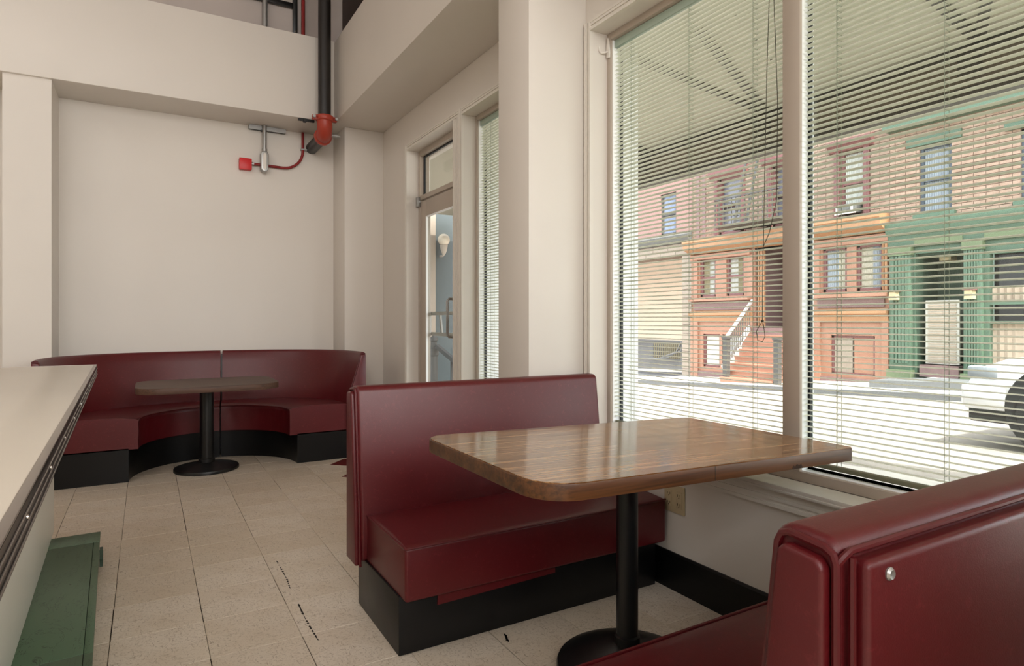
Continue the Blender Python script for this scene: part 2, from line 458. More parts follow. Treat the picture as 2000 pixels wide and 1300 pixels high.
wallobj('wall_back_upper', MB().box(-5.5, XW, YB+0.001, YB+0.3, 3.3, ZC), M['loft_wall'])
wallobj('wall_corner', MB().box(1.597, XW, 5.837, YB, -0.004, 2.966), M['wall'], bevel=0.004)
wallobj('wall_pier', MB().box(1.622, XW, 2.617, 2.925, -0.004, 2.966), M['wall'], bevel=0.004)
wallobj('wall_left', MB().box(-5.7, -5.5, -3.9, YB, -0.25, ZC), M['wall'])
wallobj('wall_rear', MB().box(-5.5, XW, -4.1, -3.9, -0.25, ZC), M['wall'])
wallobj('unseen_light_blocker', MB().box(0.72, XW, -0.27, -0.15, -0.004, 1.25), M['wall'])  # added out of view to shade the rear of the nearest bench
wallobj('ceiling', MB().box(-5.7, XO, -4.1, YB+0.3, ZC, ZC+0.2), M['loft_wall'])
wallobj('trim_soffit_back', MB().box(-5.5, 1.487, 5.772, YB, 2.966, 3.712), M['wall'], bevel=0.006)
wallobj('trim_soffit_window', MB().box(1.487, XW, -3.9, YB, 2.966, 3.705), M['wall'], bevel=0.006)
tag(obj('timber_beam', MB().box(1.672, 1.96, 5.2, 6.2, 3.705, 4.9), M['dark_brown_wood'], bevel=0.01), 'dark brown timber post standing on the window soffit above the corner', 'beam')
wallobj('baseboard_right', MB().prism([(XW-0.012, 0), (XW, 0), (XW, 0.16), (XW-0.006, 0.16), (XW-0.012, 0.152)], 'y', -1.6, 2.615), M['black'])

# casings: stepped mouldings round the openings
def moulding_y(mb, y0, y1, z0, z1, ribs=4, inv=False):    # vertical run between y0..y1
    for i in range(ribs):
        a = y0+(y1-y0)*i/ribs; b = y0+(y1-y0)*(i+1)/ribs
        d = 0.013 if i % 2 else 0.019
        if i in (0, ribs-1): d = 0.022
        mb.box(XW-d, XW, a, b, z0, z1)
def moulding_z(mb, z0, z1, y0, y1, ribs=4):
    for i in range(ribs):
        a = z0+(z1-z0)*i/ribs; b = z0+(z1-z0)*(i+1)/ribs
        d = 0.013 if i % 2 else 0.019
        if i in (0, ribs-1): d = 0.022
        mb.box(XW-d, XW, y0, y1, a, b)

def window(name, ya, yb, mulls):
    w = struct(name, (XW, (ya+yb)/2, Z0))
    c = MB(); moulding_y(c, yb, yb+0.052, Z0-0.02, Z1+0.05); moulding_y(c, ya-0.052, ya, Z0-0.02, Z1+0.05)
    moulding_z(c, Z1, Z1+0.052, ya, yb); obj('casing', c, M['trim'], w)
    st = MB().box(XW-0.032, 2.06, ya-0.01, yb+0.01, Z0-0.018, Z0).box(XW-0.036, XW-0.026, ya-0.01, yb+0.01, Z0-0.024, Z0-0.014)
    obj('stool', st, M['trim'], w, bevel=0.003)
    ap = MB()
    for i in range(5):
        z1 = Z0-0.024-i*0.0125; ap.box(XW-(0.018 if i % 2 == 0 else 0.013), XW, ya, yb, z1-0.0125, z1)
    obj('apron', ap, M['trim'], w)
    fr = MB()
    fr.box(2.06, 2.15, ya, ya+0.03, Z0, Z1).box(2.06, 2.15, yb-0.03, yb, Z0, Z1).box(2.06, 2.15, ya+0.03, yb-0.03, Z1-0.035, Z1).box(2.06, 2.15, ya+0.03, yb-0.03, Z0, Z0+0.036)
    obj('window_frame', fr, M['frame'], w, bevel=0.002)
    obj('sill_daylit_top', MB().box(2.078, 2.116, ya+0.034, yb-0.034, Z0+0.034, Z0+0.038), M['white_daylit_frame'], w)  # sky light on the frame ledge, painted as a white strip
    obj('frame_daylit_side', MB().box(2.072, 2.15, yb-0.034, yb-0.03, Z0+0.036, Z1-0.035).box(2.072, 2.15, ya+0.03, ya+0.034, Z0+0.036, Z1-0.035), M['white_daylit_frame'], w)  # daylight on the stile sides, painted in white
    cuts = [ya+0.034]
    for m in mulls:
        obj('mullion', MB().box(2.06, 2.075, m-0.036, m+0.036, Z0+0.036, Z1-0.035), M['frame'], w, bevel=0.002)
        obj('mullion_daylit_side', MB().box(2.0752, 2.15, m-0.03, m+0.03, Z0+0.036, Z1-0.035), M['white_daylit_frame'], w)  # mullion side whitened in colour to look daylit
        cuts += [m-0.03, m+0.03]
    cuts.append(yb-0.034)
    for i in range(0, len(cuts), 2):
        a, b = cuts[i], cuts[i+1]
        g = MB()
        for (p, q, r, s_) in ((a, a+0.008, Z0+0.036, Z1-0.035), (b-0.008, b, Z0+0.036, Z1-0.035), (a, b, Z0+0.036, Z0+0.044), (a, b, Z1-0.043, Z1-0.035)):
            g.box(2.118, 2.134, p, q, r, s_)
        obj('gasket', g, M['gasket'], w)
        obj('pane', MB().box(2.123, 2.129, a+0.004, b-0.004, Z0+0.04, Z1-0.039), M['glass'], w)
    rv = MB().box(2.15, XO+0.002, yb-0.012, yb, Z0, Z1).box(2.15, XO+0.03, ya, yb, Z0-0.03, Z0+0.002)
    obj('outer_reveal', rv, M['white_daylit_frame'], w)
    return w
window('window_1', W1a, W1b, [1.483, 0.43, -0.62])
window('window_2', W2a, W2b, [])

# ---- door with transom
d = struct('door_1', (2.06, (Da+Db)/2, 0))
c = MB(); moulding_y(c, Db, Db+0.045, 0, Z1+0.05); moulding_y(c, W2b+0.0525, Da, 0, Z1, ribs=6); moulding_z(c, Z1, Z1+0.05, W2b+0.0525, Db); obj('casing', c, M['trim'], d)
obj('door_frame', MB().box(2.06, 2.15, Da, Da+0.035, 0, Z1).box(2.06, 2.15, Db-0.035, Db, 0, Z1).box(2.06, 2.15, Da+0.035, Db-0.035, Z1-0.045, Z1).box(2.06, 2.15, Da+0.035, Db-0.035, 2.205, 2.245), M['frame'], d, bevel=0.002)
obj('transom_pane', MB().box(2.10, 2.106, Da+0.035, Db-0.035, 2.245, Z1-0.045), M['glass'], d)
obj('gasket', MB().box(2.095, 2.11, Db-0.05, Db-0.035, 2.245, Z1-0.045).box(2.095, 2.11, Da+0.035, Db-0.05, Z1-0.057, Z1-0.045), M['gasket'], d)
lf = obj('door_leaf', MB().box(2.065, 2.11, Da+0.04, Da+0.15, 0.01, 2.19).box(2.065, 2.11, Db-0.155, Db-0.04, 0.01, 2.19).box(2.065, 2.11, Da+0.15, Db-0.155, 2.055, 2.19).box(2.065, 2.11, Da+0.15, Db-0.155, 0.01, 0.26), M['frame'], d, bevel=0.002)
obj('door_pane', MB().box(2.086, 2.092, Da+0.15, Db-0.155, 0.26, 2.055), M['glass'], d)
obj('glazing_bead', MB().box(2.066, 2.084, Db-0.167, Db-0.155, 0.26, 2.055).box(2.066, 2.084, Da+0.15, Db-0.167, 2.045, 2.055), M['white_daylit_frame'], lf)
obj('push_bar', MB().box(2.125, 2.145, Da+0.10, Db-0.10, 1.205, 1.234).box(2.125, 2.145, Da+0.10, Db-0.10, 1.03, 1.059).bar((2.135, 4.86, 1.21), (2.135, 4.82, 1.05), 0.016, 0.026).box(2.11, 2.125, Da+0.10, Da+0.14, 1.03, 1.234).box(2.11, 2.125, Db-0.14, Db-0.10, 1.03, 1.234), M['white_paint'], lf, bevel=0.003)
obj('handle', MB().tube([(2.055, 4.36, 1.325), (1.99, 4.36, 1.325), (1.975, 4.36, 1.31), (1.975, 4.36, 1.05), (1.99, 4.36, 1.035), (2.055, 4.36, 1.035)], 0.011, 10), M['galvanised'], lf)
obj('hinge', MB().box(2.035, 2.062, Db-0.045, Db-0.002, 2.15, 2.235), M['galvanised'], d, bevel=0.003)
obj('outer_reveal', MB().box(2.15, 2.166, Db-0.012, Db, 0, Z1), M['white_daylit_frame'], d)

# ================================================================== BLINDS
def slat_mesh(L):
    me = bpy.data.meshes.new('slat'); n = 5; w = 0.025; vs = []; fs = []
    for e in (-L/2, L/2):
        for i in range(n):
            t = -1+2*i/(n-1); vs.append((t*w/2, e, 0.0036*(1-t*t)))
        for i in range(n):
            t = 1-2*i/(n-1); vs.append((t*w/2, e, 0.0036*(1-t*t)-0.0006))
    m = 2*n
    fs = [(i, (i+1) % m, m+(i+1) % m, m+i) for i in range(m)] + [tuple(range(m))[::-1], tuple(range(m, 2*m))]
    me.from_pydata(vs, [], fs); me.materials.append(M['slat'])
    for p in me.polygons: p.use_smooth = True
    me.set_sharp_from_angle(angle=math.radians(40))
    return me
def blind(ya, yb, ladders, label, cords=None):
    x = 2.094; ym = (ya+yb)/2; L = yb-ya-0.012
    r = thing('window_blind', (x, ym, 0.63), label, 'blind', 'horizontal slat blinds')
    obj('head_rail', MB().box(x-0.0125, x+0.0135, ya+0.004, yb-0.004, 2.563, 2.602), M['head_rail'], r, bevel=0.002)
    obj('bottom_rail', MB().box(x-0.0115, x+0.0125, ya+0.008, yb-0.008, 0.634, 0.650), M['rail_olive'], r, bevel=0.003)
    me = slat_mesh(L)
    n = 94; z0, z1 = 0.672, 2.548
    for i in range(n):
        z = z0+(z1-z0)*i/(n-1)
        s = link('slat', me, r, (random.uniform(-0.0008, 0.0008), random.uniform(-0.0012, 0.0012), z-0.63+random.uniform(-0.0003, 0.0003)))
        s.rotation_euler = (random.uniform(-0.0012, 0.0012), math.radians(random.uniform(4.2, 5.8)), 0)
    for y in ladders:
        lc = MB()
        for dx in (-0.0138, 0.0138): lc.box(x+dx-0.0005, x+dx+0.0005, y-0.0006, y+0.0006, 0.65, 2.565)
        lc.box(x-0.0006, x+0.0006, y+0.006, y+0.0072, 0.65, 2.565)
        for i in range(n):
            z = z0+(z1-z0)*i/(n-1)-0.0022
            lc.bar((x-0.0138, y-0.001, z), (x+0.0138, y+0.001, z), 0.0009, 0.0009)
        obj('ladder_cord', lc, M['cord'], r)
    if cords: cords(r)
    return r
def pull_cord(r):
    x = 2.072
    p = [(x, 1.580, 2.56), (x-0.004, 1.594, 2.1), (x-0.006, 1.602, 1.7), (x-0.006, 1.610, 1.35), (x-0.006, 1.612, 1.16)]
    loop = [(x-0.006, 1.612, 1.16), (x-0.006, 1.640, 1.12), (x-0.006, 1.634, 1.085), (x-0.006, 1.612, 1.08), (x-0.006, 1.600, 1.10), (x-0.006, 1.609, 1.155)]
    obj('pull_cord', MB().tube(p, 0.0014, 6).tube(loop, 0.0014, 6).sphere((x-0.006, 1.6115, 1.16), 0.005, 8)
        .tube([(x, 1.572, 2.56), (x-0.005, 1.545, 2.0), (x-0.006, 1.548, 1.62), (x-0.006, 1.580, 1.50), (x-0.006, 1.612, 1.44)], 0.0014, 6), M['dark_cord'], r)
blind(1.516, 2.525, (2.40, 2.010, 1.668), 'white slat blind in the left pane of the big window, with a looped pull cord', pull_cord)
blind(0.466, 1.450, (1.318, 0.976, 0.62), 'white slat blind in the big window right of the centre mullion')
blind(W2a+0.032, W2b-0.032, (3.86, 3.5, 3.15), 'narrow white slat blind in the sidelight beside the door')
h = thing('window_hook', (2.052, 2.55, 2.51), 'small white plastic hook at the top left corner of the big window', 'hook')
obj('hook_plate', MB().prism([(2.528, 2.512), (2.549, 2.512), (2.553, 2.54), (2.547, 2.60), (2.540, 2.618), (2.533, 2.60), (2.526, 2.54)], 'x', 2.05, 2.059), M['white_plastic'], h, bevel=0.0015)
obj('hook_arm', MB().tube([(2.05, 2.54, 2.545), (2.03, 2.545, 2.535), (2.015, 2.55, 2.535), (2.008, 2.553, 2.548), (2.006, 2.555, 2.565)], 0.005, 8), M['white_plastic'], h)

# ================================================================== BOOTHS
XL, XR = 0.757, 1.957
def straight_booth(yr, sgn, seat_d, label, screw=False, flap=False):
    Y = lambda dd: yr + sgn*dd
    r = thing('booth_bench', ((XL+XR)/2, Y(0.3), 0), label, 'bench', 'straight booth benches at the window table')
    k = obj('kick_base', MB().box(XL-0.004, XR-0.02, Y(0.065), Y(seat_d-0.045), 0.001, 0.205), M['black'], r, bevel=0.003)
    seat = MB()
    n = 8; rings = []
    for i in range(13):                      # gently crowned top
        t = i/12; dd = 0.14+(seat_d-0.14)*t
        rings.append((dd, 0.384+0.012*math.sin(PI*min(1, max(0, t)))))
    poly = [(Y(0.14), 0.198), (Y(seat_d), 0.198)] + [(Y(a), z) for a, z in rings[::-1]]
    seat.prism(poly, 'x', XL+0.003, XR)
    so = obj('seat', seat, M['vinyl'], r, bevel=0.011, seg=3, limit=50)
    obj('piping', MB().tube([(XL+0.004, Y(0.15), 0.383), (XL+0.004, Y(seat_d-0.004), 0.383), (XL+0.010, Y(seat_d), 0.383), (XR-0.003, Y(seat_d), 0.383)], 0.0045, 8), M['piping'], so)
    # padded cushion that rolls over the top
    top = 0.892
    arc = lambda cx, cz, rx, rz, a0, a1: [(cx+rx*math.cos(math.radians(a0+(a1-a0)*i/6)), cz+rz*math.sin(math.radians(a0+(a1-a0)*i/6))) for i in range(7)]
    prof = [(0.012, 0.20)] + arc(0.038, top-0.026, 0.026, 0.026, 180, 90) + [(0.058, top+0.002)] + arc(0.079, top-0.028, 0.027, 0.029, 90, 8) + [(0.135, 0.62), (0.158, 0.42), (0.165, 0.30), (0.155, 0.20)]
    cu = obj('backrest', MB().prism([(Y(a), z) for a, z in prof], 'x', XL-0.022, XR), M['vinyl'], r, bevel=0.014, seg=4, limit=60, smooth=50)
    # padded end panel
    ep = [(0.020, 0.186), (0.020, 0.856), (0.030, 0.868), (0.076, 0.873), (0.086, 0.864), (0.116, 0.60), (0.139, 0.40), (0.150, 0.186)]
    obj('end_panel', MB().prism([(Y(a), z) for a, z in ep], 'x', XL-0.042, XL-0.020), M['vinyl'], r, bevel=0.007, seg=3, limit=30, smooth=50)
    w = [(0.013, 0.185), (0.013, 0.862), (0.017, 0.873), (0.028, 0.879), (0.078, 0.884), (0.089, 0.880), (0.095, 0.868), (0.124, 0.60), (0.148, 0.40), (0.159, 0.185)]
    obj('piping', MB().tube([(XL-0.024, Y(a), z) for a, z in w], 0.0055, 8), M['piping'], cu)
    rp = obj('rear_panel', MB().box(XL+0.004, XR-0.002, Y(-0.012), Y(0.02), 0.19, 0.866), M['vinyl'], r, bevel=0.010, seg=3)
    obj('piping', MB().tube([(XL-0.023, Y(0.013), 0.862), (XL-0.017, Y(0.008), 0.872), (XL-0.006, Y(0.006), 0.878), (XR, Y(0.006), 0.878)], 0.005, 8).tube([(XL-0.008, Y(0.002), 0.19), (XL-0.008, Y(0.002), 0.872)], 0.0045, 8), M['piping'], rp)
    if screw:
        obj('screw', MB().lathe([(0.0085, 0.0), (0.0085, -0.002), (0.006, -0.005), (0.003, -0.0035), (0.001, -0.003)], (0.803, Y(-0.012), 0.846), 16, 'y'), M['galvanised'], rp)
        rp.children[-1]
    if flap:
        obj('vinyl_flap', MB().prism([(0.895, 0.150), (1.40, 0.163), (1.40, 0.206), (0.90, 0.206)], 'y', Y(seat_d-0.038), Y(seat_d-0.045)), M['vinyl'], so)
    return r
straight_booth(2.610, -1, 0.588, 'burgundy vinyl booth bench beyond the window table, its seat facing us', flap=True)
straight_booth(0.452, 1, 0.69, 'burgundy vinyl booth bench nearest us at bottom right, a chrome screw in its back', screw=True)

# corner banquette of two curved sections
CX, CY = 0.475, 5.28
def sup(ax, by, th, e=2.5):
    c, s = math.cos(th), math.sin(th)
    k = (abs(c/ax)**e + abs(s/by)**e)**(-1/e)
    return (CX+k*c, CY+k*s)
def circ(r, th): return (CX+r*math.cos(th), CY+r*math.sin(th))
def curved_section(t0, t1, label, end_t, endsign):
    cxy = sup(0.8, 0.7, (t0+t1)/2)
    r = thing('curved_booth', (cxy[0], cxy[1], 0), label, 'booth', 'curved corner booth sections')
    N = 28; ths = [t0+(t1-t0)*i/N for i in range(N+1)]
    kb = []; se = []; ba = []; pp = []; bw = []
    for th in ths:
        i0 = circ(0.585, th); o = sup(1.07, 0.87, th)
        kb.append([(i0[0], i0[1], 0.001), (i0[0], i0[1], 0.24), (o[0], o[1], 0.24), (o[0], o[1], 0.001)])
        ring = []
        for (f, z) in ((0, 0.232), (0, 0.29), (0, 0.35), (0, 0.41), (0.0, 0.437), (0.03, 0.447), (0.25, 0.462), (0.6, 0.466), (1, 0.458), (1, 0.232)):
            a = circ(0.525, th); b = sup(1.0, 0.80, th)
            rr = random.uniform(-0.004, 0.004) if f == 0 and 0.25 < z < 0.43 else 0
            ring.append((a[0]+(b[0]-a[0])*f+rr*math.cos(th), a[1]+(b[1]-a[1])*f+rr*math.sin(th), z))
        se.append(ring)
        pp.append((circ(0.524, th)[0], circ(0.524, th)[1], 0.440))
        ring = []
        for (ax, by, z) in ((0.985, 0.79, 0.23), (0.985, 0.79, 0.46), (1.03, 0.83, 0.62), (1.085, 0.875, 0.80), (1.102, 0.89, 0.872), (1.112, 0.90, 0.888), (1.128, 0.92, 0.892), (1.142, 0.938, 0.884), (1.146, 0.942, 0.86), (1.146, 0.942, 0.23)):
            p = sup(ax, by, th); ring.append((p[0], p[1], z))
        ba.append(ring); p = sup(1.135, 0.93, th); bw.append((p[0], p[1], 0.887))
    obj('kick_base', MB().sweep(kb), M['black'], r, smooth=30)
    so = obj('seat', MB().sweep(se), M['vinyl'], r, smooth=60)
    obj('piping', MB().tube(pp, 0.0045, 8), M['piping'], so)
    bo = obj('backrest', MB().sweep(ba), M['vinyl'], r, smooth=55)
    # dark backing board at the joint of the two sections
    if endsign > 0:
        bb = []
        for th in (t0-0.004, t0+0.0145):
            bb.append([(*sup(a, b, th), z) for (a, b, z) in ((0.70, 0.62, 0.03), (0.70, 0.62, 0.40), (1.02, 0.82, 0.44), (1.10, 0.89, 0.86), (1.13, 0.93, 0.86), (1.13, 0.93, 0.03))])
        obj('joint_board', MB().sweep(bb), M['black'], r)
    # upholstered end panel that closes the arm
    sx = -1 if endsign < 0 else 1
    prof = [(0.99, 0.225), (0.992, 0.46), (1.035, 0.62), (1.09, 0.80), (1.104, 0.868), (1.146, 0.874), (1.150, 0.225)]
    e = obj('end_panel', MB().prism([(CX+sx*a, z) for a, z in prof], 'y', CY-0.022, CY+0.002), M['vinyl'], r, bevel=0.005, seg=2, limit=25)
    obj('piping', MB().tube([(CX+sx*a, CY-0.004, z+0.004) for a, z in prof[:6]], 0.005, 8), M['piping'], e)
    return r
TS = math.radians(83)
curved_section(PI, TS+0.012, 'left section of the burgundy curved corner booth, partly behind the counter', PI, -1)
curved_section(TS-0.006, 0, 'right section of the burgundy curved corner booth by the back corner', 0, 1)

# ================================================================== TABLES
def round_poly(x0, x1, y0, y1, rs, n=8):
    pts = []
    for (cx, cy, a0, r) in ((x0+rs[0], y0+rs[0], PI, rs[0]), (x1-rs[1], y0+rs[1], 1.5*PI, rs[1]), (x1-rs[2], y1-rs[2], 0, rs[2]), (x0+rs[3], y1-rs[3], 0.5*PI, rs[3])):
        for i in range(n+1):
            a = a0+0.5*PI*i/n; pts.append((cx+r*math.cos(a), cy+r*math.sin(a)))
    return pts
def pedestal(r, x, y, ztop, rad, pr, zc):
    obj('pedestal_base', MB().lathe([(rad, 0.001), (rad, 0.016), (rad*0.985, 0.024), (rad*0.72, zc*0.62), (rad*0.40, zc*0.90), (pr*1.5, zc), (pr*1.18, zc+0.004), (pr*1.18, zc+0.03), (pr*1.02, zc+0.034)], (x, y, 0), 48), M['black_metal'], r, smooth=30)
    obj('pole', MB().lathe([(pr, zc), (pr, ztop)], (x, y, 0), 32), M['black_metal'], r)
def table(cx, cy, poly, zt, th, label, m_top, m_edge, slope, px, py, rad, pr, zc, group=None, parts=None):
    r = thing('pedestal_table', (px, py, 0), label, 'table', group)
    zz = lambda x, z: z + (cx-x)*slope
    n = len(poly)
    t = MB()
    inset = [(cx+(p[0]-cx)*0.9955, cy+(p[1]-cy)*0.9945) for p in poly]
    v = [(p[0], p[1], zz(p[0], zt-0.004)) for p in inset]+[(p[0], p[1], zz(p[0], zt)) for p in inset]
    t.add(v, [tuple(range(n))[::-1], tuple(range(n, 2*n))]+[(i, (i+1) % n, n+(i+1) % n, n+i) for i in range(n)])
    obj('tabletop', t, m_top, r)
    e = MB()
    v = [(p[0], p[1], zz(p[0], zt-th)) for p in poly]+[(p[0], p[1], zz(p[0], zt-0.0025)) for p in poly]
    e.add(v, [tuple(range(n))[::-1], tuple(range(n, 2*n))]+[(i, (i+1) % n, n+(i+1) % n, n+i) for i in range(n)])
    eo = obj('edge_band', e, m_edge, r, bevel=0.0015, limit=60)
    pedestal(r, px, py, zz(px, zt-th)-0.002, rad, pr, zc)
    obj('mounting_plate', MB().box(px-0.2, px+0.2, py-0.03, py+0.03, zz(px, zt-th)-0.014, zz(px, zt-th)-0.004).box(px-0.03, px+0.03, py-0.2, py+0.2, zz(px, zt-th)-0.014, zz(px, zt-th)-0.004), M['black_metal'], r)
    if parts: parts(r, eo, zz)
def t1_parts(r, eo, zz):
    y = 1.178
    obj('seam', MB().box(1.318, 1.3195, y-0.0006, y+0.01, zz(1.318, 0.716), zz(1.318, 0.7545)), M['dark_slot'], eo)
    pts = [(1.640, 0.7175), (1.648, 0.728), (1.656, 0.724), (1.664, 0.731), (1.676, 0.727), (1.684, 0.730), (1.692, 0.7175)]
    obj('chip', MB().prism([(a, zz(a, b-0.0015)) for a, b in pts], 'y', y-0.0008, y+0.012), M['chip'], eo)
table(1.955, 1.54, round_poly(0.772, 1.955, 1.178, 1.902, (0.11, 0.02, 0.02, 0.075)), 0.757, 0.042, 'walnut laminate window table with a chipped dark edge on a black pedestal', M['walnut'], M['walnut_edge'], 0.026, 1.385, 1.612, 0.235, 0.036, 0.085, 'pedestal tables', t1_parts)
table(0.41, 5.27, round_poly(-0.07, 0.88, 4.90, 5.62, (0.16, 0.20, 0.16, 0.16)), 0.695, 0.042, 'worn brown table on a black pedestal in front of the curved corner booth', M['worn_wood'], M['worn_wood'], 0.0, 0.408, 5.44, 0.232, 0.05, 0.055, 'pedestal tables')

# ================================================================== COUNTER
cr = thing('counter', (-0.236, 3.93, 0), 'cream laminate counter with a black ribbed edge at left', 'counter', rz=0.030)
L = 3.75
obj('countertop', MB().box(-1.35, 0, -L, 0, 0.876, 0.930), M['laminate_top'], cr, local=True, bevel=0.002)
obj('edge_trim', MB().box(0.0005, 0.012, -L, 0.012, 0.872, 0.925).box(-1.35, 0.0005, 0.0005, 0.012, 0.872, 0.925), M['black_ridge'], cr, local=True)
tr_ = MB()
for z in (0.880, 0.895, 0.910): tr_.box(0.012, 0.0145, -L, 0.0145, z, z+0.0022).box(-1.35, 0.012, 0.012, 0.0145, z, z+0.0022)
tr_.box(0.0, 0.0125, -L, 0.0125, 0.9265, 0.9308).box(-1.35, 0.0, 0.0, 0.0125, 0.9265, 0.9308)
eo = obj('edge_ridges', tr_, M['alu_ridge'], cr, local=True, bevel=0.0008)
for i in range(11):
    sc_ = MB().lathe([(0.0035, 0), (0.003, 0.0018), (0.001, 0.0024)], (0.0125, -0.25-0.33*i, 0.9025), 10, 'x')
    obj('screw', sc_, M['chrome'], cr, local=True)
obj('body_panel', MB().box(-1.25, -0.172, -L+0.03, -0.03, 0.1015, 0.875), M['counter_front'], cr, local=True, bevel=0.003)
obj('side_panel', MB().box(-0.172, -0.168, -L+0.03, -0.03, 0.1015, 0.875), M['counter_front'], cr, local=True)

pr_ = thing('foot_platform', (-0.20, 3.77, 0), 'green painted plywood foot platform at the foot of the cream counter', 'platform', rz=0.038)
obj('platform_frame', MB().box(-0.60, -0.004, -3.3, -0.004, 0.001, 0.088), M['green_ply'], pr_, local=True)
for (x0, x1, y0, y1) in ((-0.60, 0.0, -0.165, 0.0), (-0.60, -0.026, -1.355, -0.169), (-0.024, 0.0, -1.355, -0.169), (-0.60, -0.026, -3.3, -1.359), (-0.024, 0.0, -3.3, -1.359)):
    obj('board', MB().box(x0, x1, y0, y1, 0.088, 0.1), M['green_ply'], pr_, local=True, bevel=0.0012)
obj('torn_edge', MB().prism([(-0.33, 0.03), (-0.325, 0.05), (-0.33, 0.066), (-0.30, 0.098), (-0.25, 0.097), (-0.235, 0.07), (-0.24, 0.045), (-0.27, 0.028)], 'x', 0.001, 0.014), M['green_dark'], pr_, local=True)

# ---- scuff marks worn into the floor tiles
for (pts) in ([(0.543, 3.19), (0.545, 3.05), (0.545, 2.945), (0.538, 2.83)], [(0.538, 2.66), (0.535, 2.55), (0.536, 2.43), (0.540, 2.32)], [(1.146, 2.02), (1.138, 1.995), (1.132, 1.977)]):
    mb = MB(); pv = None
    for (a, b) in zip(pts[:-1], pts[1:]):
        for k in range(5):
            t = k/5 + random.uniform(0, .08); px, py = a[0]+(b[0]-a[0])*t, a[1]+(b[1]-a[1])*t
            w = random.uniform(0.0015, 0.005); l = random.uniform(0.008, 0.022)
            mb.prism([(px-w, py), (px-w*.3, py-l), (px+w, py-l*.6), (px+w*.5, py+l*.4)], 'z', 0.0001, 0.0006)
    o = obj('scuff_mark', mb, M['scuff'], floor)

# ================================================================== PIPES AND FITTINGS IN THE CORNER
px, py, pr = 1.368, 5.655, 0.0545
st = thing('standpipe', (px, py, 2.8), 'black iron standpipe with a red elbow in the back corner', 'pipe')
obj('riser_pipe', MB().lathe([(pr, 2.93), (pr, 5.15)], (px, py, 0), 28), M['worn_black_pipe'], st)
rad = 0.095; zc = 2.925
path = [(px, py, zc+0.02)]
for i in range(9):
    a = (PI/2)*i/8; path.append((px+0.016*i/8, py+rad-rad*math.cos(a), zc-rad*math.sin(a)))
path.append((px+0.018, py+rad+0.03, zc-rad))
el = obj('elbow', MB().tube(path, pr+0.012, 20), M['red_iron'], st)
obj('coupling', MB().lathe([(0.070, zc+0.005), (0.079, zc+0.012), (0.079, zc+0.046), (0.070, zc+0.053)], (px, py, 0), 28).box(px-0.108, px+0.108, py-0.022, py+0.022, zc+0.008, zc+0.05), M['red_iron'], st, bevel=0.006)
b_ = MB()
for s_ in (-1, 1): b_.lathe([(0.014, -0.045), (0.014, -0.024), (0.009, -0.024), (0.009, 0.03)], (px+s_*0.097, py, zc+0.029), 8, 'y')
obj('bolt', b_, M['galvanised'], st)
zz_ = zc-rad
obj('coupling', MB().lathe([(0.070, 0.0), (0.078, 0.006), (0.078, 0.036), (0.070, 0.042)], (px+0.018, py+rad+0.02, zz_), 28, 'y'), M['red_iron'], st)
obj('grooved_collar', MB().lathe([(0.066, 0.0), (0.066, 0.012), (0.060, 0.014), (0.060, 0.024)], (px+0.018, py+rad+0.064, zz_), 28, 'y'), M['galvanised'], st)
obj('stub_pipe', MB().lathe([(pr, 0.0), (pr, YB-(py+rad+0.02))], (px+0.018, py+rad+0.02, zz_), 28, 'y'), M['worn_black_pipe'], st)
obj('drain_plug', MB().lathe([(0.02, 0), (0.02, 0.06), (0.013, 0.06), (0.013, 0.085)], (px+0.085, py+rad+0.03, zz_+0.02), 12, 'x'), M['galvanised'], st)
obj('hanger_stub', MB().box(px-0.20, px-0.06, py+0.12, py+0.14, 2.944, 2.964).box(px-0.155, px-0.13, py+0.11, py+0.15, 2.936, 2.964), M['black_metal'], st)

fa = thing('red_junction_box', (0.783, YB, 2.545), 'small red junction box with curved red conduit on the back wall', 'electrical box')
obj('box', MB().box(0.733, 0.835, YB-0.058, YB-0.001, 2.546, 2.645), M['red_box'], fa, bevel=0.005)
obj('box_lid', MB().box(0.731, 0.837, YB-0.064, YB-0.058, 2.544, 2.647), M['red_box'], fa, bevel=0.003)
obj('connector', MB().lathe([(0.016, 0), (0.016, 0.014), (0.012, 0.014), (0.012, 0.03)], (0.835, YB-0.03, 2.608), 14, 'x'), M['galvanised'], fa)
cp = [(0.86, YB-0.03, 2.608), (1.02, YB-0.03, 2.606), (1.12, YB-0.03, 2.604)]
for i in range(1, 9):
    a = (PI/2)*i/8; cp.append((1.12+0.178*math.sin(a), YB-0.03, 2.604+0.178*(1-math.cos(a))))
cp.append((1.298, YB-0.03, 2.964))
obj('conduit', MB().tube(cp, 0.0125, 12), M['red_conduit'], fa)
obj('pipe_strap', MB().box(1.278, 1.335, YB-0.046, YB-0.002, 2.795, 2.806), M['galvanised'], fa)

gc = thing('grey_conduit_fitting', (0.94, YB, 2.54), 'galvanised conduit ending in an oval fitting on the back wall', 'conduit')
obj('conduit', MB().lathe([(0.024, 2.715), (0.024, 2.75), (0.0195, 2.752), (0.0195, 2.964)], (0.945, YB-0.074, 0), 18), M['galvanised'], gc)
cb = []
for i in range(24):
    a = 2*PI*i/24; cb.append((0.942+0.034*math.cos(a), (2.628 + (0.062 if math.sin(a) >= 0 else -0.062)) + 0.034*math.sin(a)))
obj('conduit_body', MB().prism(cb, 'y', YB-0.112, YB-0.044), M['galvanised'], gc, bevel=0.008, seg=3)
obj('cover_plate', MB().prism([(0.942+(p[0]-0.942)*0.42, 2.628+(p[1]-2.628)*0.80) for p in cb], 'y', YB-0.117, YB-0.11), M['white_plastic'], gc, bevel=0.002)
sc2 = thing('strut_channel', (0.975, YB-0.04, 2.93), 'short galvanised strut channel fixed under the back soffit', 'bracket')
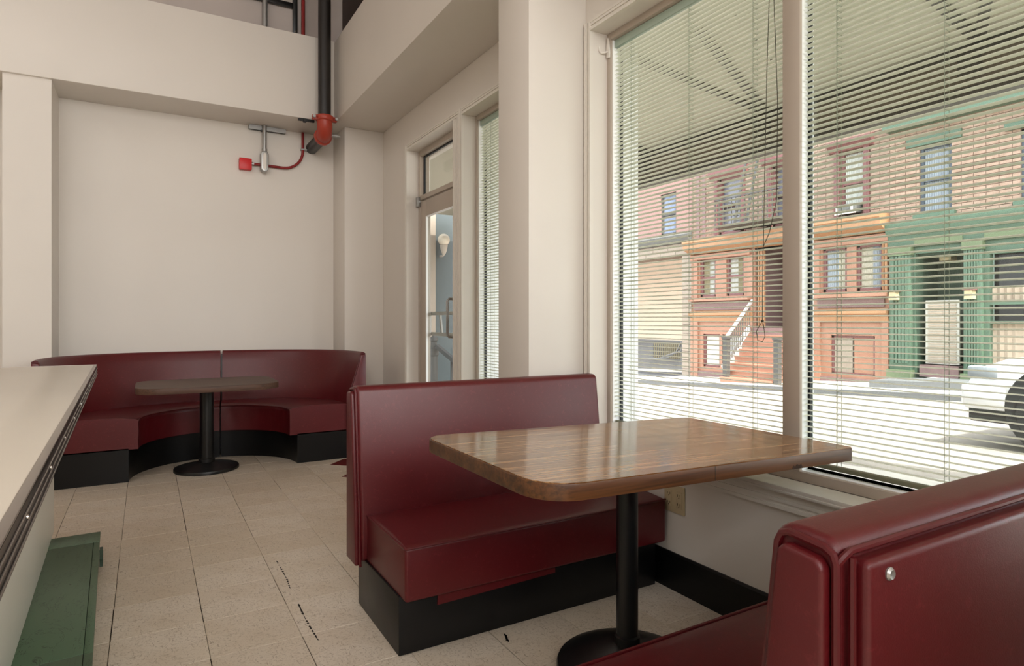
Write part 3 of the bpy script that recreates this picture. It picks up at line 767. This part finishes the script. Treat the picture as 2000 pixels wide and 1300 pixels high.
obj('channel', MB().box(0.815, 1.14, YB-0.052, YB-0.048, 2.925, 2.9655).box(0.815, 1.14, YB-0.014, YB-0.010, 2.925, 2.9655).box(0.815, 1.14, YB-0.048, YB-0.014, 2.9615, 2.9655), M['galvanised'], sc2)
obj('clamp', MB().box(0.918, 0.972, YB-0.053, YB-0.018, 2.918, 2.930), M['black_metal'], sc2, bevel=0.002)

cn = tag(obj('wall_conduit', MB().lathe([(0.024, 3.712), (0.024, ZC-0.02)], (0.953, 6.2, 0), 16), M['galvanised']), 'dull steel conduit rising behind the back soffit', 'conduit')
tag(obj('red_riser', MB().lathe([(0.017, 3.712), (0.017, ZC-0.02)], (1.298, 6.2, 0), 16), M['red_conduit']), 'thin red pipe rising behind the back soffit beside the black standpipe', 'pipe')
lf_ = thing('black_hanger_frame', (1.2, 6.2, 3.85), 'black steel hanger frame on the wall above the back soffit', 'frame')
obj('upright', MB().box(1.205, 1.245, 6.19, 6.23, 3.86, 4.7), M['black_metal'], lf_, bevel=0.003)
obj('crossbar', MB().box(0.7, 1.205, 6.19, 6.23, 4.135, 4.175), M['black_metal'], lf_, bevel=0.003)
obj('bolt', MB().lathe([(0.009, -0.008), (0.009, 0.002)], (1.225, 6.19, 3.90), 10, 'y'), M['chrome'], lf_)

ou = thing('wall_outlet', (XW, 1.965, 0.33), 'beige double outlet plate low on the window wall', 'outlet')
obj('cover_plate', MB().box(XW-0.007, XW-0.0002, 1.922, 2.042, 0.333, 0.452), M['beige_plastic'], ou, bevel=0.003)
for yy in (1.952, 2.012):
    f_ = obj('receptacle', MB().box(XW-0.009, XW-0.006, yy-0.017, yy+0.017, 0.357, 0.428), M['beige_plastic'], ou, bevel=0.002)
    sl = MB()
    for zz in (0.375, 0.413): sl.box(XW-0.0096, XW-0.0085, yy-0.008, yy-0.006, zz-0.005, zz+0.005).box(XW-0.0096, XW-0.0085, yy+0.006, yy+0.008, zz-0.005, zz+0.005).box(XW-0.0096, XW-0.0085, yy-0.002, yy+0.002, zz-0.012, zz-0.008)
    obj('slots', sl, M['dark_slot'], f_)['kind'] = 'stuff'

# ================================================================== OUTDOORS: STREET
D = 13.2
def zs(x, y): return 0.235-0.05*y-0.01*(D-x)            # far sidewalk
def zr(y): return 0.115-0.05*y                          # road
def slab(x0, x1, y0, y1, zf, th=0.3):
    c = [(x0, y0), (x1, y0), (x1, y1), (x0, y1)]
    return MB().add([(a, b, zf(a, b)-th) for a, b in c]+[(a, b, zf(a, b)) for a, b in c], [(0,3,2,1),(4,5,6,7),(0,1,5,4),(1,2,6,5),(2,3,7,6),(3,0,4,7)])
wallobj('street_road', slab(4.75, 11.25, -30, 45, lambda x, y: zr(y), 0.4), M['asphalt'])
wallobj('street_sidewalk', slab(11.38, 20, -30, 45, zs, 0.4), M['concrete'])
wallobj('street_curb', slab(11.25, 11.38, -30, 45, lambda x, y: zs(11.38, y)-0.004, 0.4), M['grey_concrete'])
wallobj('street_near_sidewalk', slab(XO, 4.75, -30, 45, lambda x, y: zr(y)+0.06, 0.4), M['concrete'])
wallobj('street_driveway', slab(12.55, 14.4, 13.0, 19, lambda x, y: zs(x, y)+0.004, 0.02), M['dark_asphalt'])

# canopy over the near sidewalk
ca = thing('street_canopy', (3.6, 2.0, 2.7), 'canopy with cream underside over the sidewalk outside the windows', 'canopy')
cs = obj('canopy_soffit', MB().box(XO, 5.0, -6, 10.45, 3.075, 3.16), M['canopy_soffit'], ca)
obj('fascia_board', MB().box(4.96, 5.04, -6, 10.45, 2.775, 3.075), M['canopy_fascia'], ca)
obj('fascia_angle', MB().box(4.90, 5.06, -6, 10.45, 2.715, 2.775), M['olive_dark'], ca)
obj('fascia_channel', MB().box(4.90, 4.96, -6, 10.45, 3.00, 3.075), M['olive_dark'], ca)
for yb in (5.42, 3.84, 2.15, 0.5):
    obj('bracket', MB().box(4.88, 4.96, yb-0.06, yb+0.06, 2.85, 3.0), M['olive_dark'], ca)
    for dy, x0 in ((-0.37, 3.08), (-0.92, 3.12)):
        obj('brace', MB().bar((4.9, yb-0.07, 3.055), (x0, yb+dy, 3.055), 0.062, 0.03), M['olive_dark'], ca)
sc3 = MB()
for yb in (5.42, 3.84, 2.15):
    for i in range(9):
        x = 3.2+i*0.19; sc3.box(x-0.007, x+0.007, yb-1.15+0.08*i-0.007, yb-1.15+0.08*i+0.007, 3.066, 3.076)
obj('soffit_screws', sc3, M['olive_dark'], cs)['kind'] = 'stuff'

# ---- helpers for far facades (face plane x = D, looking towards -x)
def fb(mb, y0, y1, z0, z1, proud=0.0, back=0.25): return mb.box(D-proud, D+back, y0, y1, z0, z1)
def far_window(b, y0, y1, z0, z1, frame, glass, curtain=None, split=True, fw=0.06, parts=None):
    m = MB()
    fb(m, y0, y0+fw, z0, z1, -0.04, 0.14); fb(m, y1-fw, y1, z0, z1, -0.04, 0.14); fb(m, y0, y1, z1-fw, z1, -0.04, 0.14); fb(m, y0, y1, z0, z0+fw, -0.04, 0.14)
    if split: fb(m, y0, y1, (z0+z1)/2-0.03, (z0+z1)/2+0.03, -0.05, 0.14)
    w = obj('window', m, frame, b)
    zs_ = [(z0, z1)] if not split else [(z0, (z0+z1)/2), ((z0+z1)/2, z1)]
    if curtain:
        for (a, c, mat) in curtain:
            obj('curtain', MB().curtain(D+0.11, y0+(y1-y0)*a, y0+(y1-y0)*c, z0+0.04, z1-0.04, 0.015, max(4, int(14*(c-a)))), mat, w)
    for (a, c) in zs_:
        obj('pane', MB().box(D+0.17, D+0.18, y0+0.02, y1-0.02, a+0.02, c-0.02), glass, w)
    return w
def holes_wall(mb, y0, y1, z0, z1, holes, x0, x1):
    ys = sorted({y0, y1, *[h[0] for h in holes], *[h[1] for h in holes]})
    for a, b in zip(ys[:-1], ys[1:]):
        segs = sorted((h[2], h[3]) for h in holes if h[0] <= a+1e-6 and h[1] >= b-1e-6)
        z = z0
        for (p, q) in segs:
            if p > z: mb.box(x0, x1, a, b, z, p)
            z = q
        if z < z1: mb.box(x0, x1, a, b, z, z1)
def bricks(mb, y0, y1, z0, z1, holes, bl=0.2, bh=0.065, g=0.012, proud=0.014):
    z = z0; row = 0
    while z+bh <= z1+1e-6:
        y = y0-(bl/2 if row % 2 else 0)
        while y < y1:
            a, b = max(y, y0)+g/2, min(y+bl, y1)-g/2
            y += bl
            if b-a < 0.03: continue
            cut = [(a, b)]
            for h in holes:
                if z+bh > h[2] and z < h[3]:
                    cut = [q for (p, r) in cut for q in ((p, min(r, h[0])), (max(p, h[1]), r)) if q[1]-q[0] > 0.03]
            for (p, r) in cut:
                pr_ = proud+random.uniform(-0.004, 0.004); x = D-pr_
                mb.add([(x, p, z+g/2), (x, r, z+g/2), (x, r, z+bh-g/2), (x, p, z+bh-g/2), (D, p, z+g/2), (D, r, z+g/2), (D, r, z+bh-g/2), (D, p, z+bh-g/2)],
                       [(0,1,2,3),(0,4,5,1),(1,5,6,2),(2,6,7,3),(3,7,4,0)])
        z += bh; row += 1

# ---- salmon row house
YA, YZ = 7.21, 12.62
sb = thing('salmon_row_house', (D, (YA+YZ)/2, -0.3), 'salmon painted row house with front steps across the street', 'building')
EN = (8.93, 10.52)
upw = [(10.93, 11.68, 3.44, 4.92), (9.62, 10.02, 3.44, 4.92), (7.74, 8.28, 3.44, 4.85)]
loww = [(11.78, 12.33, 1.80, 2.82), (10.86, 11.42, 1.80, 2.82), (8.13, 8.70, 1.79, 2.78), (7.36, 7.92, 1.79, 2.78)]
basw = [(11.64, 12.22, -0.10, 0.79), (10.9, 11.56, -0.10, 0.79), (7.52, 8.50, -0.03, 0.83)]
m = MB(); holes_wall(m, YA, YZ, -0.6, 3.3, loww+basw+[(EN[0], EN[1], -0.6, 2.93)], D, D+0.3); obj('wall', m, M['salmon'], sb)
m = MB(); holes_wall(m, YA, YZ, 3.3, 8.2, upw, D, D+0.3); obj('upper_wall', m, M['mortar'], sb)
m = MB(); bricks(m, YA, YZ, 3.42, 6.2, [(h[0]-0.13, h[1]+0.13, h[2]-0.1, h[3]+0.25) for h in upw]); bo = obj('brickwork', m, M['brown_brick'], sb, smooth=10); bo['kind'] = 'stuff'
obj('cornice', MB().prism([(D, 2.97), (D-0.10, 2.98), (D-0.30, 3.08), (D-0.36, 3.11), (D-0.36, 3.24), (D-0.40, 3.27), (D-0.40, 3.33), (D, 3.36)], 'y', YA+0.004, YZ), M['orange_trim'], sb)
obj('lintel_band', MB().box(D-0.09, D, EN[1]+0.1, YZ-0.002, 2.82, 2.95).box(D-0.09, D, YA, EN[0]-0.1, 2.80, 2.95), M['salmon'], sb)
obj('belt_course', MB().prism([(D, 1.12), (D-0.05, 1.12), (D-0.07, 1.26), (D-0.16, 1.30), (D-0.16, 1.38), (D, 1.42)], 'y', EN[1]+0.05, YZ-0.002).prism([(D, 1.12), (D-0.05, 1.12), (D-0.07, 1.26), (D-0.16, 1.30), (D-0.16, 1.38), (D, 1.42)], 'y', YA, EN[0]-0.05), M['orange_trim'], sb)
obj('spandrel', MB().box(D-0.03, D, EN[1]+0.15, YZ-0.1, 1.44, 1.66).box(D-0.03, D, YA+0.1, EN[0]-0.12, 1.44, 1.66), M['mauve'], sb)
obj('sill_ledge', MB().box(D-0.16, D, EN[1]+0.10, YZ-0.002, 1.68, 1.77).box(D-0.16, D, YA, EN[0]-0.1, 1.66, 1.75), M['salmon'], sb)
for (a, b) in ((12.36, 12.62), (EN[1]+0.02, EN[1]+0.22), (EN[0]-0.2, EN[0]-0.02), (YA, YA+0.14)):
    obj('pilaster', MB().box(D-0.06, D, a, b, -0.45, 1.12).box(D-0.05, D, a+0.02, b-0.02, 1.77, 2.82), M['salmon'], sb)
m = MB()
for i in range(4): m.box(D-0.075, D-0.05, YA+0.02+0.03*i, YA+0.035+0.03*i, 1.8, 2.78)
obj('pilaster_flutes', m, M['orange_trim'], sb)
obj('base_strip', MB().box(D-0.05, D, 10.6, YZ, -0.5, -0.22).box(D-0.05, D, YA+0.02, EN[0], -0.45, -0.09), M['mauve'], sb)
for i, h_ in enumerate(loww):
    cur = ([(0.02, 0.5, M['curtain_white']), (0.5, 0.98, M['curtain_olive'])], [(0.02, 0.45, M['curtain_olive']), (0.45, 0.98, M['curtain_white'])],
           [(0.02, 0.42, M['curtain_cream']), (0.42, 0.98, M['curtain_blue'])], [(0.02, 0.45, M['curtain_blue']), (0.45, 0.98, M['curtain_cream'])])[i]
    far_window(sb, *h_, M['red_trim'], M['far_glass'], cur, split=(i < 2))
for i, h_ in enumerate(basw):
    w = far_window(sb, *h_, M['red_trim'], M['far_glass'], None, split=False, fw=0.05)
    if i < 2: obj('blind_panel', MB().box(D+0.09, D+0.10, h_[0]+0.05, h_[1]-0.05, h_[2]+0.05, h_[3]-0.05), M['white_panel'], w)
    else:
        for q in range(2):
            a = h_[0]+0.06+q*0.46
            obj('wood_panel', MB().box(D+0.06, D+0.10, a, a+0.42, h_[2]+0.05, h_[3]-0.05), M['stone'] if q else M['salmon'], w)
for i, h_ in enumerate(upw):
    w = far_window(sb, *h_, M['red_trim'], M['lilac_glass'], [(0.05, 0.95, M['curtain_white'])] if i == 2 else None)
    s_ = MB()
    for q in range(3):
        s_.box(D-0.05-0.012*(q % 2), D, h_[0]-0.12+0.04*q, h_[0]-0.08+0.04*q, h_[2]-0.03, h_[3]).box(D-0.05-0.012*(q % 2), D, h_[1]+0.04*q, h_[1]+0.04+0.04*q, h_[2]-0.03, h_[3])
    obj('surround', s_, M['red_trim'], w)
    obj('hood', MB().prism([(D, h_[3]), (D-0.06, h_[3]), (D-0.16, h_[3]+0.12), (D-0.18, h_[3]+0.12), (D-0.18, h_[3]+0.22), (D, h_[3]+0.27)], 'y', h_[0]-0.22, h_[1]+0.22), M['red_trim'], w)
    obj('sill', MB().box(D-0.12, D, h_[0]-0.2, h_[1]+0.2, h_[2]-0.10, h_[2]-0.02), M['red_trim'], w)
ac = obj('air_conditioner', MB().box(D-0.22, D+0.1, 7.82, 8.20, 3.46, 3.66), M['grey_cornice'], sb, bevel=0.01)
obj('bracket', MB().box(D-0.25, D-0.22, 7.80, 8.26, 3.44, 3.465).box(D-0.25, D-0.22, 7.86, 7.90, 3.46, 3.63).box(D-0.25, D-0.22, 8.20, 8.23, 3.46, 3.60), M['white_paint'], ac)
for (a, b) in ((12.10, 12.20), (12.32, 12.42)):
    obj('brown_strip', MB().box(D-0.05, D, a, b, 3.36, 6.4), M['mauve'], sb)
# entrance recess
en = obj('entrance', MB().box(D+0.3, D+1.3, EN[0]-0.1, EN[0], 0.9, 3.0).box(D+0.3, D+1.3, EN[1], EN[1]+0.1, 0.9, 3.0).box(D+1.2, D+1.3, EN[0], EN[1], 0.9, 3.0).box(D, D+1.3, EN[0], EN[1], 2.93, 3.0), M['mauve'], sb)
obj('door', MB().box(D+1.12, D+1.2, 9.1, 10.05, 0.98, 2.5), M['far_glass'], en)
obj('door_light', MB().box(D+1.10, D+1.2, 9.1, 10.2, 2.58, 2.85), M['curtain_white'], en)
m = MB()
for q in range(4): m.box(D+0.02, D+0.08, 10.42-0.05*q, 10.44-0.05*q, 0.98, 2.9)
obj('door_jamb_mould', m, M['orange_trim'], en)
obj('landing', MB().box(D-0.12, D+1.2, EN[0], EN[1], 0.72, 0.975), M['mauve'], sb)
yl = [10.551, 10.527, 10.485, 10.456, 10.424, 10.36, 10.34]
zt_ = [0.805, 0.630, 0.458, 0.295, 0.136, -0.021, -0.174]
for i in range(7):
    x = 13.0-0.2*i
    obj('step', MB().box(x-(0.02 if i < 6 else 0.05), D, 8.95, yl[i], zt_[i]-0.175, zt_[i]-0.03).box(x-0.03-(0.0 if i < 6 else 0.04), D, 8.94, yl[i]+0.015, zt_[i]-0.03, zt_[i]), M['salmon'], sb)
rl = obj('stair_railing', MB().bar((11.85, 10.27, 0.74), (13.15, 10.56, 1.66), 0.05, 0.06).bar((11.85, 10.36, 0.02), (13.1, 10.60, 0.98), 0.04, 0.14), M['white_paint'], sb)
for q in range(13):
    t = (q+0.6)/13.4; m = MB().box(11.85+1.3*t-0.008, 11.85+1.3*t+0.008, 10.30+0.29*t-0.008, 10.30+0.29*t+0.008, 0.0+0.97*t, 0.74+0.92*t)
    obj('baluster', m, M['iron_grey'], rl)
for yy in (10.25, 8.86): obj('newel_post', MB().box(11.79, 11.91, yy-0.06, yy+0.06, -0.36, 0.73).box(11.77, 11.93, yy-0.08, yy+0.08, 0.73, 0.78), M['iron_grey'], sb)
# fire escape
fe = obj('fire_escape', MB().box(D-0.85, D-0.05, 9.2, 11.05, 3.47, 3.50), M['iron_grey'], sb)
m = MB()
for zz in (3.85, 4.15): m.box(D-0.86, D-0.83, 9.2, 11.05, zz, zz+0.025).box(D-0.86, D, 11.03, 11.06, zz, zz+0.025)
for q in range(15):
    y = 9.25+q*0.128; m.box(D-0.855, D-0.835, y-0.008, y+0.008, 3.5, 4.15)
obj('railing', m, M['iron_grey'], fe)['kind'] = 'stuff'
m = MB()
for dy in (0.0, 0.35): m.bar((D-0.5, 10.75-dy, 3.5), (D-0.35, 10.30-dy, 6.0), 0.03, 0.06)
for q in range(9):
    t = (q+0.5)/9; m.bar((D-0.5+0.15*t, 10.75-0.45*t, 3.5+2.5*t), (D-0.5+0.15*t, 10.40-0.45*t, 3.5+2.5*t), 0.02, 0.02)
obj('ladder', m, M['iron_grey'], fe)['kind'] = 'stuff'

# ---- pink building with a stone gateway, left of the salmon house
pb = thing('pink_building', (D, 21, -0.5), 'pink building with a stone framed gateway beyond the salmon house', 'building')
PW = (13.23, 13.87, 3.66, 4.88)
m = MB(); holes_wall(m, YZ+0.004, 34, 3.4, 8.5, [PW], D, D+0.3); obj('upper_wall', m, M['pink_plaster'], pb)
m = MB(); holes_wall(m, YZ+0.004, 34, -1.8, 3.0, [(12.98, 19.0, -1.8, 3.0)], D+0.02, D+0.4); obj('wall', m, M['pink_plaster'], pb)
obj('lintel_core', MB().box(D+0.02, D+0.4, YZ+0.004, 34, 2.98, 3.42), M['mortar'], pb)
obj('grey_cornice', MB().prism([(D, 3.36), (D-0.08, 3.36), (D-0.16, 3.46), (D-0.18, 3.58), (D, 3.64)], 'y', YZ+0.004, 30), M['grey_cornice'], pb)
far_window(pb, *PW, M['iron_grey'], M['far_glass'], [(0.02, 0.98, M['floral'])])
for row, zz in enumerate((2.99, 3.175)):
    y = YZ+(0 if row else -0.0)
    ln = 0.62; y0 = YZ-(0.31 if row else 0)
    while y0 < 17.2:
        a = max(y0, YZ)+0.006; b = y0+ln-0.006
        obj('stone_block', MB().box(D-0.02, D+0.02, a, b, zz+0.005, zz+0.18), M['stone'], pb, bevel=0.006, seg=1)
        y0 += ln
z = -0.46; k = 0
while z < 2.97:
    e = 0.37 if k % 2 else 0.30
    obj('stone_block', MB().box(D-0.03, D+0.35, YZ+0.002, 12.98, z+0.004, min(z+0.245, 2.985)), M['stone'], pb, bevel=0.006, seg=1)
    z += 0.25; k += 1
XR2 = 15.7
obj('recess_wall', MB().box(XR2, XR2+0.2, 12.9, 22, 0.47, 3.8), M['beige_panel'], pb)
obj('recess_foundation', MB().box(XR2-0.03, XR2+0.2, 12.9, 22, -1.0, 0.44).box(XR2-0.06, XR2+0.2, 12.9, 22, 0.42, 0.47), M['grey_concrete'], pb)
obj('recess_side_wall', MB().box(D+0.4, XR2, 12.7, 12.95, -1.0, 3.8), M['stone'], pb)
vt = obj('vent_opening', MB().box(XR2-0.05, XR2-0.03, 15.5, 16.8, -0.16, 0.34), M['curtain_olive'], pb)
m = MB()
for q in range(14): m.box(XR2-0.07, XR2-0.05, 15.52+q*0.095, 15.555+q*0.095, -0.15, 0.33)
obj('vent_bars', m, M['iron_grey'], vt)['kind'] = 'stuff'
m = MB()
for dz in (0, 0.08): m.tube([(15.4, 17.6-dz*4, -0.24), (15.35, 16.9, -0.20), (15.35, 16.2, -0.18), (15.35, 15.75, -0.1+dz), (15.4, 15.4-dz*2, 0.12), (15.45, 15.25-dz*2, 0.42)], 0.03, 6)
obj('hose', m, M['grey_concrete'], pb)

# ---- green shop, right of the salmon house
gb = thing('green_shopfront', (D, 4.0, -0.1), 'green painted brick building with shopfront across the street', 'building')
G0 = -3.0
gw = [(6.06, 6.64, 3.24, 4.58), (4.40, 4.98, 3.24, 4.50), (2.7, 3.3, 3.24, 4.5)]
m = MB(); holes_wall(m, G0, YA, 2.95, 8.2, gw, D, D+0.3); obj('upper_wall', m, M['mortar'], gb)
m = MB(); bricks(m, 3.4, YA, 3.10, 5.6, gw); bo = obj('brickwork', m, M['tan_brick'], gb, smooth=10); bo['kind'] = 'stuff'
obj('wall', MB().box(D, D+0.3, G0, 2.0, -0.3, 2.95).box(D, D+0.3, 6.72, YA, -0.3, 2.95).box(D, D+0.3, 5.53, 5.80, -0.3, 2.95).box(D, D+0.3, 2.0, 5.53, -0.3, 0.25).box(D, D+0.3, 5.80, 6.72, 2.48, 2.95).box(D, D+0.3, 2.0, 5.53, 2.42, 2.95), M['green_paint'], gb)
obj('entablature', MB().prism([(D, 2.62), (D-0.06, 2.62), (D-0.08, 2.86), (D-0.16, 2.90), (D-0.2, 3.02), (D-0.2, 3.10), (D, 3.14)], 'y', G0, YA), M['green_paint'], gb)
obj('frieze', MB().box(D-0.09, D, 2.0, 5.50, 2.64, 2.80).box(D-0.09, D, 5.85, 6.70, 2.64, 2.80), M['green_olive'], gb)
for (a, b) in ((6.76, 7.17), (5.53, 5.83)):
    c_ = obj('column', MB().box(D-0.10, D, a, b, 0.16, 2.66), M['green_paint'], gb, bevel=0.01)
    m = MB()
    for q in range(5):
        w = (b-a-0.08)/5; m.box(D-0.118, D-0.10, a+0.04+w*q+0.01, a+0.04+w*(q+1)-0.01, 0.3, 2.45)
    obj('flute', m, M['green_paint'], c_)
    obj('plinth', MB().box(D-0.16, D, a-0.03, b+0.03, -0.2, 0.17), M['green_olive'], c_)
    obj('capital', MB().box(D-0.13, D, a-0.02, b+0.02, 2.46, 2.62), M['green_olive'], c_)
for (yy, zz) in ((7.03, 1.67), (5.68, 1.65)):
    s_ = obj('wall_sconce', MB().prism([(yy-0.07, zz-0.10), (yy+0.07, zz-0.10), (yy+0.06, zz+0.06), (yy-0.06, zz+0.06)], 'x', D-0.26, D-0.11), M['tan_cap'], gb)
    obj('sconce_cap', MB().box(D-0.28, D-0.10, yy-0.09, yy+0.09, zz+0.06, zz+0.09), M['red_trim'], s_)
rc = obj('doorway', MB().box(D+0.3, D+0.9, 5.74, 5.80, 0, 2.5).box(D+0.3, D+0.9, 6.72, 6.78, 0, 2.5).box(D+0.85, D+0.9, 5.8, 6.72, 0, 2.5).box(D+0.1, D+0.9, 5.8, 6.72, 2.44, 2.5), M['green_dark'], gb)
m = MB()
for q in range(6): m.box(D+0.28, D+0.32, 5.82+0.03*q, 5.835+0.03*q, 0.1, 2.42)
obj('jamb_boards', m, M['green_dark'], rc)
obj('ceiling_lamp', MB().box(D+0.35, D+0.6, 6.25, 6.45, 2.34, 2.44), M['tan_cap'], rc)
do = obj('door_panel', MB().box(D+0.10, D+0.14, 5.98, 6.58, 0.31, 1.55), M['white_panel'], rc)
m = MB()
for q in range(24): m.box(D+0.085, D+0.10, 6.03, 6.53, 0.34+q*0.05, 0.365+q*0.05)
obj('louver', m, M['curtain_beige'], do); do.children[0]['kind'] = 'stuff'
obj('door_sill_block', MB().box(D-0.05, D+0.3, 5.93, 6.62, 0.06, 0.29), M['mauve'], rc)
obj('front_step', slab(12.0, D, 5.3, 6.95, lambda x, y: 0.36-0.05*y, 0.16), M['grey_concrete'], gb)
sw = obj('shop_window', MB().box(D-0.02, D+0.12, 5.44, 5.53, 0.25, 2.42).box(D-0.02, D+0.12, 2.0, 5.44, 2.36, 2.42).box(D-0.02, D+0.12, 2.0, 5.44, 1.44, 1.50).box(D-0.02, D+0.12, 2.0, 5.44, 1.10, 1.15), M['green_paint'], gb)
obj('pane', MB().box(D+0.16, D+0.18, 2.0, 5.44, 1.0, 2.42), M['black_glass'], sw)
obj('curtain', MB().curtain(D+0.10, 2.0, 5.44, 1.50, 1.76, 0.03, 30), M['curtain_beige'], sw)
obj('curtain', MB().curtain(D+0.10, 2.0, 5.44, 0.25, 1.10, 0.012, 30), M['curtain_beige'], sw)
for h_ in gw:
    w = far_window(gb, *h_, M['blue_frame'], M['far_glass'], [(0.03, 0.97, M['curtain_blue'])], fw=0.055)
    obj('green_lintel', MB().box(D-0.07, D, h_[0]-0.18, h_[1]+0.22, h_[3]+0.01, h_[3]+0.17), M['green_paint'], w)
    obj('sill', MB().box(D-0.10, D, h_[0]-0.08, h_[1]+0.08, h_[2]-0.10, h_[2]), M['green_paint'], w)
obj('roof_cornice', MB().box(D-0.30, D, G0, YA, 4.98, 5.30), M['green_paint'], gb)

# ---- bay with a globe lamp and railing along our own sidewalk, seen through the door
nb = thing('blue_bay_wall', (4.2, 11.1, -0.5), 'blue grey bay wall with cream pilaster seen through the glass door', 'wall')
obj('wall_face', MB().box(2.3, 5.45, 10.75, 11.05, -0.6, 5.5), M['blue_wall'], nb)
obj('cream_pilaster', MB().box(4.1, 4.61, 10.70, 10.75, -0.6, 5.5), M['stone'], nb)
gl_ = thing('globe_lamp', (4.72, 10.75, 2.40), 'opal globe wall lamp on the blue bay wall outside', 'lamp')
obj('globe', MB().sphere((4.72, 10.58, 2.64), 0.112, 24), M['globe'], gl_)
obj('holder', MB().lathe([(0.02, -0.28), (0.035, -0.25), (0.055, -0.20), (0.075, -0.10), (0.06, -0.09)], (4.72, 10.58, 2.64), 20).tube([(4.72, 10.58, 2.39), (4.72, 10.62, 2.35), (4.72, 10.75, 2.35)], 0.02, 8), M['frame'], gl_)
rr_ = thing('sidewalk_railing', (4.22, 9.9, -0.3), 'grey newel post and sloping handrail outside the glass door', 'railing')
obj('newel_post', MB().lathe([(0.09, -0.42), (0.09, -0.1), (0.065, -0.08), (0.065, 0.55), (0.085, 0.57), (0.085, 0.68), (0.055, 0.70), (0.05, 0.80), (0.075, 0.82), (0.07, 0.86), (0.02, 0.90)], (4.23, 9.9, 0), 20), M['iron_grey'], rr_)
obj('handrail', MB().bar((4.25, 9.8, 0.72), (4.32, 8.3, 0.22), 0.06, 0.07), M['iron_grey'], rr_)
for t in (0.35, 0.75): obj('rail_post', MB().box(4.25+0.07*t-0.015, 4.25+0.07*t+0.015, 9.8-1.5*t-0.015, 9.8-1.5*t+0.015, -0.35, 0.70-0.5*t), M['iron_grey'], rr_)

# ---- white car passing on the street
cx0, cx1 = 6.7, 8.35
yf = 2.98; zg = zr(2.0)+0.0
cr_ = thing('white_car', (7.5, 1.0, zg), 'white car passing on the street, its front end entering from the right', 'car')
pf = [(0.0, 0.32), (0.02, 0.55), (0.10, 0.70), (0.35, 0.80), (1.05, 0.93), (1.25, 0.98), (1.95, 1.42), (2.3, 1.50), (3.4, 1.48), (3.95, 1.20), (4.25, 0.98), (4.32, 0.60), (4.28, 0.32)]
rings = []
for (xx, k, ins) in ((cx0, 0.96, 0.06), (cx0+0.05, 1.0, 0.0), (cx1-0.05, 1.0, 0.0), (cx1, 0.96, 0.06)):
    rings.append([(xx + (0.0 if z < 1.0 else (0.16 if xx < 7.5 else -0.16)*(z-0.98)/0.5), yf-(a*k+0.04*ins), zg+0.32+(z-0.32)*k) for a, z in pf])
bo = obj('car_body', MB().sweep(rings), M['car_white'], cr_, bevel=0.02, seg=2, smooth=40)
obj('side_window', MB().add([(cx0+0.03, yf-1.42, zg+1.0), (cx0+0.17, yf-2.05, zg+1.38), (cx0+0.17, yf-3.3, zg+1.38), (cx0+0.03, yf-3.75, zg+1.0), (cx0+0.06, yf-1.42, zg+1.0), (cx0+0.2, yf-2.05, zg+1.38), (cx0+0.2, yf-3.3, zg+1.38), (cx0+0.06, yf-3.75, zg+1.0)], [(0,1,2,3),(7,6,5,4),(0,4,5,1),(1,5,6,2),(2,6,7,3),(3,7,4,0)]), M['black_glass'], cr_)
obj('headlight', MB().box(cx0-0.008, cx0+0.12, yf-0.28, yf-0.03, zg+0.60, zg+0.72), M['curtain_blue'], cr_, bevel=0.02)
obj('side_lamp', MB().box(cx0-0.01, cx0+0.02, yf-0.62, yf-0.50, zg+0.66, zg+0.71), M['amber'], cr_)
for (yy) in (yf-0.72, yf-3.45):
    for xx in (cx0-0.012, cx1-0.2):
        w_ = obj('wheel', MB().lathe([(0.18, 0.0), (0.30, 0.0), (0.325, 0.03), (0.325, 0.18), (0.30, 0.205), (0.18, 0.205)], (xx, yy, zg+0.326), 28, 'x'), M['tyre'], cr_)
        obj('wheel_rim', MB().lathe([(0.06, -0.006), (0.19, -0.004), (0.20, 0.01), (0.20, 0.195), (0.06, 0.2)], (xx, yy, zg+0.326), 20, 'x'), M['galvanised'], w_)
obj('bumper', MB().box(cx0-0.005, cx1+0.005, yf-0.36, yf+0.03, zg+0.34, zg+0.56), M['car_white'], cr_, bevel=0.04, seg=3)
obj('valance', MB().box(cx0+0.03, cx1-0.03, yf-4.2, yf-0.02, zg+0.20, zg+0.36), M['tyre'], cr_, bevel=0.03)
for yy in (yf-0.72, yf-3.45): obj('wheel_arch', MB().lathe([(0.0, 0.0), (0.39, 0.0), (0.39, 0.012), (0.0, 0.012)], (cx0-0.004, yy, zg+0.36), 28, 'x'), M['tyre'], cr_)
